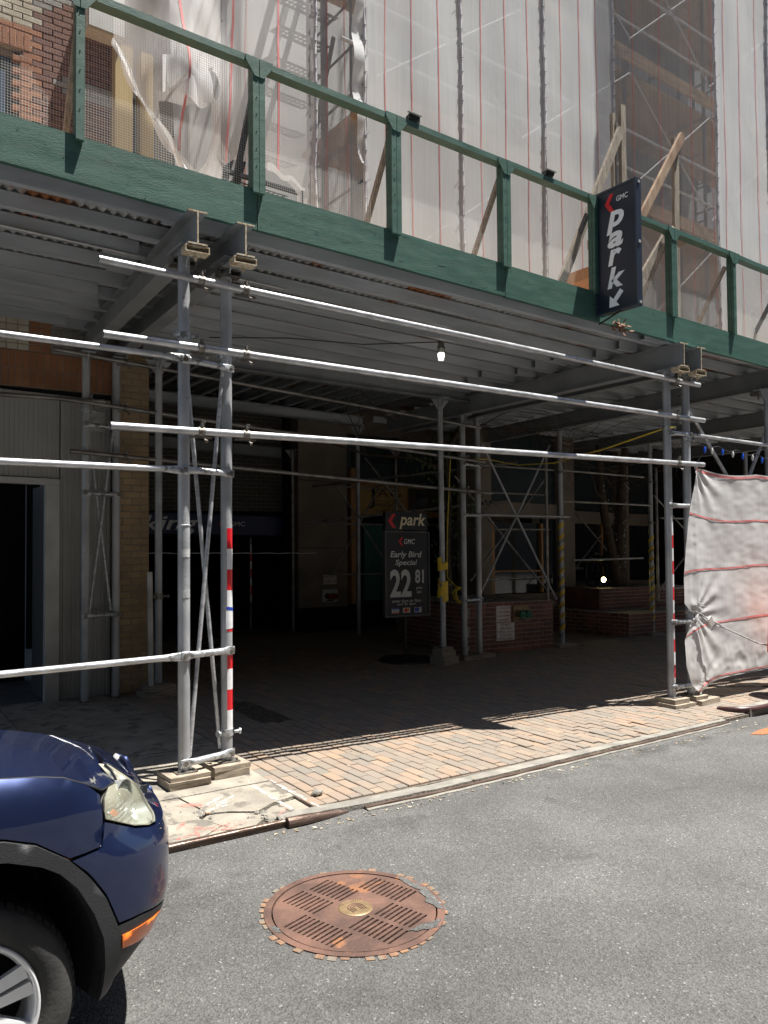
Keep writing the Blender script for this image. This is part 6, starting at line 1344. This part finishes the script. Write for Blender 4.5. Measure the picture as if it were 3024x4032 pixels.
def mirror(mb):
    m2 = MB(); m2.v = [Vector((v.x, 2*YC-v.y, v.z)) for v in mb.v]; m2.f = [f[::-1] for f in mb.f]; m2.sm = mb.sm[:]; m2.tone = mb.tone[:]; return m2
def panel(name, poly, mat, off=0, step=.035, depth=.012, both=True, parent=car, holes=()):
    mb = patch(poly, SF(off), step, holes, rim=lambda s, z: SF(off+depth)(s, z)); o = mb.build(name, mat, parent)
    if both: mirror(mb).build(name, mat, parent)
    return o
SC_END = _SS[-1]
WS, WZ = -.17, .345      # wheel centre on the side surface
def arc(r, a0, a1, n=16): return [(WS+r*math.cos(math.radians(lerp(a0,a1,i/n))), WZ+r*math.sin(math.radians(lerp(a0,a1,i/n)))) for i in range(n+1)]
fo = [(.300,.262),(.300,.40),(.283,.50),(.238,.610),(.193,.678),(.176,.70),(.124,.757),(.03,.822),(-.06,.853),(-.17,.866),(-.30,.852),(-.42,.805),(-.53,.725),(-.62,.60),(-.655,.46),(-.66,.30)]
fi = [(.248,.262),(.246,.383),(.232,.484),(.200,.570),(.148,.664),(.095,.722),(.042,.756),(-.05,.79),(-.17,.806),(-.29,.79),(-.39,.745),(-.48,.67),(-.55,.57),(-.585,.45),(-.59,.30)]
def shrink(poly, d=0.): return poly
# fender
top_s = [(-.80,1.05),(-.5,1.045),(-.30,1.035),(-.07,1.019),(.05,1.008),(.12,.996),(.19,.965),(.255,.925)]
fender = [(.244,.918),(.244,.838),(.229,.765),(.128,.758)]+[(a, b+.004) for a, b in fo[7:]]+[(-.66,.27),(-.795,.27)]+[(-.795,1.04)]+top_s[1:-1]
panel('fender', fender, paint)
bumper = [(.136,.747),(.236,.757),(.253,.832),(.33,.800),(.41,.768),(.50,.748),(.58,.738),(.72,.735),(SC_END,.735),(SC_END,.465),(.75,.462),(.60,.470),(.45,.492),(.39,.502),(.292,.508),(.246,.613),(.199,.682),(.182,.703)]
panel('bumper', bumper, paint)
lower = [(.305,.262),(.305,.40),(.29,.497),(.39,.494),(.45,.484),(.60,.462),(.75,.454),(SC_END,.457),(SC_END,.215),(.75,.222),(.5,.235),(.38,.25)]
mk_marker = [(.304,.462),(.42,.458),(.52,.450),(.555,.442),(.56,.41),(.545,.385),(.50,.383),(.40,.397),(.314,.413)]
panel('bumper_trim', lower, trim, holes=(mk_marker,))
panel('side_marker', [(a*.985+.006, b*.985+.0065) for a, b in mk_marker], mk('amber_lens', (.80,.17,.02), rough=.3, coat=.5), off=-.003, step=.02)
flare = [(a, b-.003) for a, b in fo]+fi[::-1]
mbf = patch([(a, b) for a, b in flare], lambda s, z: SF(-.012+.0)(s, z), .03, rim=SF(.06)); mbf.build('wheel_arch_trim', trim, car); mirror(mbf).build('wheel_arch_trim', trim, car)
mb = MB(); n = len(fi); vs = []
for s_, z in fi: vs += [SF(.0)(s_, z), SF(.42)(s_, z)]
mb.add(vs, [(2*i, 2*i+1, 2*i+3, 2*i+2) for i in range(n-1)], True); b_ = len(mb.v); mb.add([SF(.42)(s_, z) for s_, z in fi], [tuple(range(n))]); mb.build('wheel_well', darkm, car); mirror(mb).build('wheel_well', darkm, car)
# headlight
hl = [(.256,.842),(.252,.868),(.262,.905),(.30,.928),(.36,.925),(.405,.905),(.43,.935),(.455,.968),(.50,.955),(.57,.91),(.66,.86),(.68,.80),(.64,.762),(.56,.752),(.50,.756),(.41,.778),(.33,.810)]
lens = bpy.data.materials.new('hazy_headlight_lens'); lens.use_nodes = True; ln = lens.node_tree.nodes; ll = lens.node_tree.links
pb = ln['Principled BSDF']; pb.inputs['Base Color'].default_value = (.62,.60,.46,1); pb.inputs['Roughness'].default_value = .12; pb.inputs['Coat Weight'].default_value = 1
tb = ln.new('ShaderNodeBsdfTransparent'); tb.inputs[0].default_value = (.92,.95,.93,1); mx = ln.new('ShaderNodeMixShader'); g = ln.new('ShaderNodeNewGeometry'); sx = ln.new('ShaderNodeSeparateXYZ'); ll.new(g.outputs['Position'], sx.inputs[0])
mr = ln.new('ShaderNodeMapRange'); mr.inputs[1].default_value = .80; mr.inputs[2].default_value = .93; mr.inputs[3].default_value = .30; mr.inputs[4].default_value = .80; ll.new(sx.outputs[2], mr.inputs[0]); ll.new(mr.outputs[0], mx.inputs[0]); ll.new(tb.outputs[0], mx.inputs[1]); ll.new(pb.outputs[0], mx.inputs[2]); ll.new(mx.outputs[0], ln['Material Output'].inputs[0])
mb = patch(hl, SF(-.004), .03, rim=SF(.03)); hlo = mb.build('headlight', lens, car)
refl = mk('headlight_reflector', (.62,.64,.62), (.45,.47,.46), rough=.25, metal=.7, scale=9)
mb = patch(hl, lambda s, z: SF(.05+.02*math.sin((z-.75)*12))(s, z if z < .86 else .86+(z-.86)*.3), .03, rim=SF(.0)); mb.build('reflector', refl, hlo)
mb = MB()
for k in range(9):
    z = .79+k*.014; mb.tube([SF(.03)(s_, z+.01*(s_-.45)) for s_ in (.30,.36,.42,.48,.54,.60)], .0032, 5)
mb.build('lens_ribs', refl, hlo)
mb = MB(); c0 = Sf(.40, .865, .05); mb.tube([P(c0[0]-.0,c0[1],c0[2]+RZ), P(c0[0]+.03,c0[1]-.028,c0[2]+RZ)], [.058,.062], 24, cap=False); mb.build('bulb_ring', refl, hlo)
mb = MB(); c0 = Sf(.31, .835, .02); mb.bar(P(c0[0],c0[1],c0[2]+RZ), P(c0[0]+.012,c0[1],c0[2]+RZ+.012), .018, .018); mb.build('amber_reflector', MATS['amber_lens'], hlo)
seal = mk('rubber_seal', (.01,.01,.01), rough=.7); mb = MB(); mb.tube([SF(.004)(*p) for p in dens(hl, .02)], .0035, 5, closed=True); mb.build('seal', seal, hlo)
# hood
def zc(x): return _ip(x, [-1.0,-.7,-.3,0,.25,.516,.70,.843,.914,.95,1.0],[1.155,1.135,1.115,1.095,1.06,1.012,.966,.905,.876,.856,.82])
def zcs(x): return sum(zc(x+d) for d in (-.06,-.03,0,.03,.06))/5+.022
SPK = [1]
def hedge(s):
    z = _ip(s, [-1.2,-.8,-.5,-.3,-.07,.05,.12,.19,.255,.33,.40,.43,.46,.52,.60,.72,.9,SC_END],[1.065,1.053,1.048,1.038,1.022,1.011,.999,.968,.932,.934,.914,.942,.974,.958,.915,.872,.856,.846]); z = z if SPK[0] else min(z, _ip(s, [.2,.4,SC_END], [1.0,.90,.84])); return Sf(s, z, .002)
def hoodf(s, r):
    e = hedge(s); s0 = max(0, min(1, (s-.25)/1.0)); xe = e[0]; sv = SPK[0]; SPK[0] = 0; e0 = hedge(s); SPK[0] = sv
    xc = e0[0]+.035*(1-s0)*(1 if s < .3 else 1)-.02*s0; 
    y = lerp(e[1], YC, r); x = lerp(xe, lerp(xc, min(xc, .955), s0), r**.8)
    k = math.sin(r*math.pi/2)**.95; z = lerp(e[2], lerp(e0[2], zcs(x), min(1, max(0, YC-e0[1])/.5)), k)
    rdg = .012*math.exp(-((y-2.93-.12*(x-.3))/.02)**2)*min(1, max(0, (1.0-x)*4))
    return P(x, y, z+RZ)
ss_ = [-1.2+.06*i for i in range(21)]; ss_ = [s for s in ss_ if s < 0]+[.012*i for i in range(0, int(SC_END/.012))]+[SC_END]
mb = MB(); nr = 36; vs = [hoodf(s, (j/nr)**1.15) for s in ss_ for j in range(nr+1)]
mb.add(vs, [(i*(nr+1)+j, (i+1)*(nr+1)+j, (i+1)*(nr+1)+j+1, i*(nr+1)+j+1) for i in range(len(ss_)-1) for j in range(nr)], True); mb.build('hood', hoodp, car); SPK[0] = 0; mb = MB(); vs = [hoodf(s, (j/nr)**1.15) for s in ss_ for j in range(nr+1)]; mb.add(vs, [(i*(nr+1)+j, (i+1)*(nr+1)+j, (i+1)*(nr+1)+j+1, i*(nr+1)+j+1) for i in range(len(ss_)-1) for j in range(nr)], True); SPK[0] = 1; mirror(mb).build('hood', hoodp, car)
mb = MB(); mb.tube([P(*hedge(s)[:2], hedge(s)[2]+RZ-.004) for s in ss_ if -1.2 <= s < .42], .004, 5); mb.build('hood_gap', seal, car)
panel('nose_panel', [(.56,.738),(SC_END,.738),(SC_END,.875),(.75,.885),(.60,.925),(.585,.905),(.665,.862),(.685,.80),(.645,.757),(.56,.749)], paint, off=.004)
# front: grille, emblem
mb = MB()
for k in range(9):
    y0 = YC-.27+k*.065; mb.box(.962, .985, y0, y0+.012, .62+RZ, .80+RZ)
mb.box(.93, .96, YC-.3, YC+.3, .60+RZ, .80+RZ); mb.build('grille', trim, car)
em = MB(); q_ = hedge(SC_END); c = P(q_[0]-.035, YC-.02, q_[2]+RZ+.012); em.tube([c, c+Vector((.008,0,.012))], [.032,.028], 20); emo = em.build('emblem', framem, car); em = MB(); em.tube([c+Vector((.008,0,.012)), c+Vector((.009,0,.014))], .022, 16); em.build('emblem_centre', bluep, emo)
# side body, cabin and rear (outside the picture, for views from the side)
sidep = [(-.805,1.04),(-.805,.27),(-2.45,.27),(-2.48,.30),(-2.50,.46),(-2.56,.60),(-2.70,.75),(-2.88,.84),(-3.0,.866),(-3.14,.84),(-3.32,.75),(-3.44,.6),(-3.5,.46),(-3.52,.30),(-4.0,.30),(-4.0,1.02),(-2.4,1.06)]
panel('side_panel', sidep, paint, step=.15)
mb = MB(); sec = []
for x, h, w in ((-.55,1.04,.80),(-1.15,1.58,.62),(-2.0,1.66,.60),(-3.1,1.58,.58),(-3.55,1.05,.76)): sec.append([P(x, YC-w-.02*0, 1.0), P(x, YC-w, h), P(x, YC+w, h), P(x, YC+w, 1.0)])
vs = [v for s_ in sec for v in s_]; mb.add(vs, [(i*4+j, i*4+j+1, i*4+j+5, i*4+j+4) for i in range(4) for j in range(3)], False); mb.build('cabin_glass', glassd, car)
mb = MB(); mb.hexa([P(-1.1,YC-.64,1.56),P(-3.2,YC-.60,1.56),P(-3.2,YC+.60,1.56),P(-1.1,YC+.64,1.56),P(-1.25,YC-.56,1.66),P(-3.1,YC-.54,1.64),P(-3.1,YC+.54,1.64),P(-1.25,YC+.56,1.66)]); mb.build('roof', paint, car)
mb = MB(); mb.hexa([P(-3.55,YC-.8,.3),P(.0,YC-.45,.25),P(.0,YC+.45,.25),P(-3.55,YC+.8,.3),P(-3.55,YC-.8,.95),P(.0,YC-.45,.85),P(.0,YC+.45,.85),P(-3.55,YC+.8,.95)]); mb.build('underbody', darkm, car)
# the road is cambered: the body leans towards the kerb
def lean(y): return -.045*(y-2.5)-.17*max(0, min(1, (y-YC)/.8))
for d in car.children_recursive:
    if d.type == 'MESH':
        wl = worldloc(d)
        for v in d.data.vertices: v.co.z += lean(wl.y+v.co.y)
# wheels
def tyre_lathe(cx_, y0, cz, prof_, mat, name, parent, n=72, out=-1):
    mb = MB(); m = len(prof_); vs = []
    for i in range(n):
        a = 2*math.pi*i/n
        for r, d in prof_: vs.append(P(cx_+r*math.cos(a), y0+d, cz+r*math.sin(a)))
    mb.add(vs, [(i*m+j, ((i+1) % n)*m+j, ((i+1) % n)*m+j+1, i*m+j+1) for i in range(n) for j in range(m-1)], True); return mb.build(name, mat, parent)
def wheel(cx_, y0, sgn):
    w = thing('wheel', P(cx_, y0, .295), None, None); w.parent = car; w.location = P(cx_, y0, .295)-worldloc(car); cz = .295
    s = sgn
    pr = [(.222,.012),(.228,.0),(.245,-.010),(.272,-.014),(.300,-.008),(.316,.006),(.3225,.020),(.3265,.045),(.328,.12),(.3265,.195),(.31,.23),(.24,.235)]
    tyre_lathe(cx_, y0, cz, [(r, d*s) for r, d in pr], rubber, 'tyre', w)
    ty = MB()
    for k in range(64):   # shoulder blocks and sipes
        a = 2*math.pi*k/64; a2 = a+2*math.pi/64*.78
        q = lambda r, d, t: P(cx_+r*math.cos(t), y0+d*s, cz+r*math.sin(t))
        ty.add([q(.3205,.0105,a),q(.3205,.0105,a2),q(.3305,.035,a2),q(.3305,.035,a),q(.3325,.06,a+.012),q(.3325,.06,a2+.012)], [(0,1,2,3),(3,2,5,4)])
        ty.add([q(.3325,.07,a+.02),q(.3325,.07,a2+.02),q(.3335,.11,a2+.03),q(.3335,.11,a+.03)], [(0,1,2,3)])
    ty.build('tread_blocks', rubber, w)
    tyre_lathe(cx_, y0, cz, [(r, d*s) for r, d in [(.225,.004),(.222,-.004),(.214,-.004),(.207,.012),(.198,.03),(.19,.10),(.185,.18)]], alloy, 'rim', w)
    rim = MB()
    for k in range(7):
        a = math.radians(51.43*k+20)
        def q(r, t, d): return P(cx_+r*math.cos(a)-t*math.sin(a), y0+d*s, cz+r*math.sin(a)+t*math.cos(a))
        for sg in (-1, 1):
            rim.add([q(.04,sg*.004,.030),q(.205,sg*.008,.008),q(.205,sg*.050,.012),q(.04,sg*.030,.034),q(.04,sg*.004,.06),q(.205,sg*.008,.03),q(.205,sg*.046,.04),q(.04,sg*.028,.06)], [(0,1,2,3),(0,4,5,1),(3,2,6,7)])
    rim.build('spokes', alloy, w)
    hb_ = MB(); hb_.tube([P(cx_,y0+.06*s,cz),P(cx_,y0+.025*s,cz),P(cx_,y0+.02*s,cz)], [.055,.05,.035], 20); hb_.build('hub_cap', alloy, w)
    dk = MB(); dk.tube([P(cx_,y0+.10*s,cz),P(cx_,y0+.11*s,cz)], .19, 24); dk.build('brake_disc', darkm, w)
    return w
w1 = wheel(.28, 2.545, 1)
# raised sidewall lettering
def arcl(txt, a_mid, r, size, w_):
    def fn(u, v):
        a = math.radians(a_mid)-u/r; return P(.28+(r+v)*math.cos(a), 2.545-.0150+.002*abs(v/size), .295+(r+v)*math.sin(a))
    letters('sidewall_lettering', txt, rubber, w1, (0,0,0), X_, Z_, h=size, w=w_, fn=fn, off=.0)
arcl('IP', 92, .282, .030, .062)
wheel(.28, 2*YC-2.545, -1); wheel(-2.55, 2.545, 1); wheel(-2.55, 2*YC-2.545, -1)
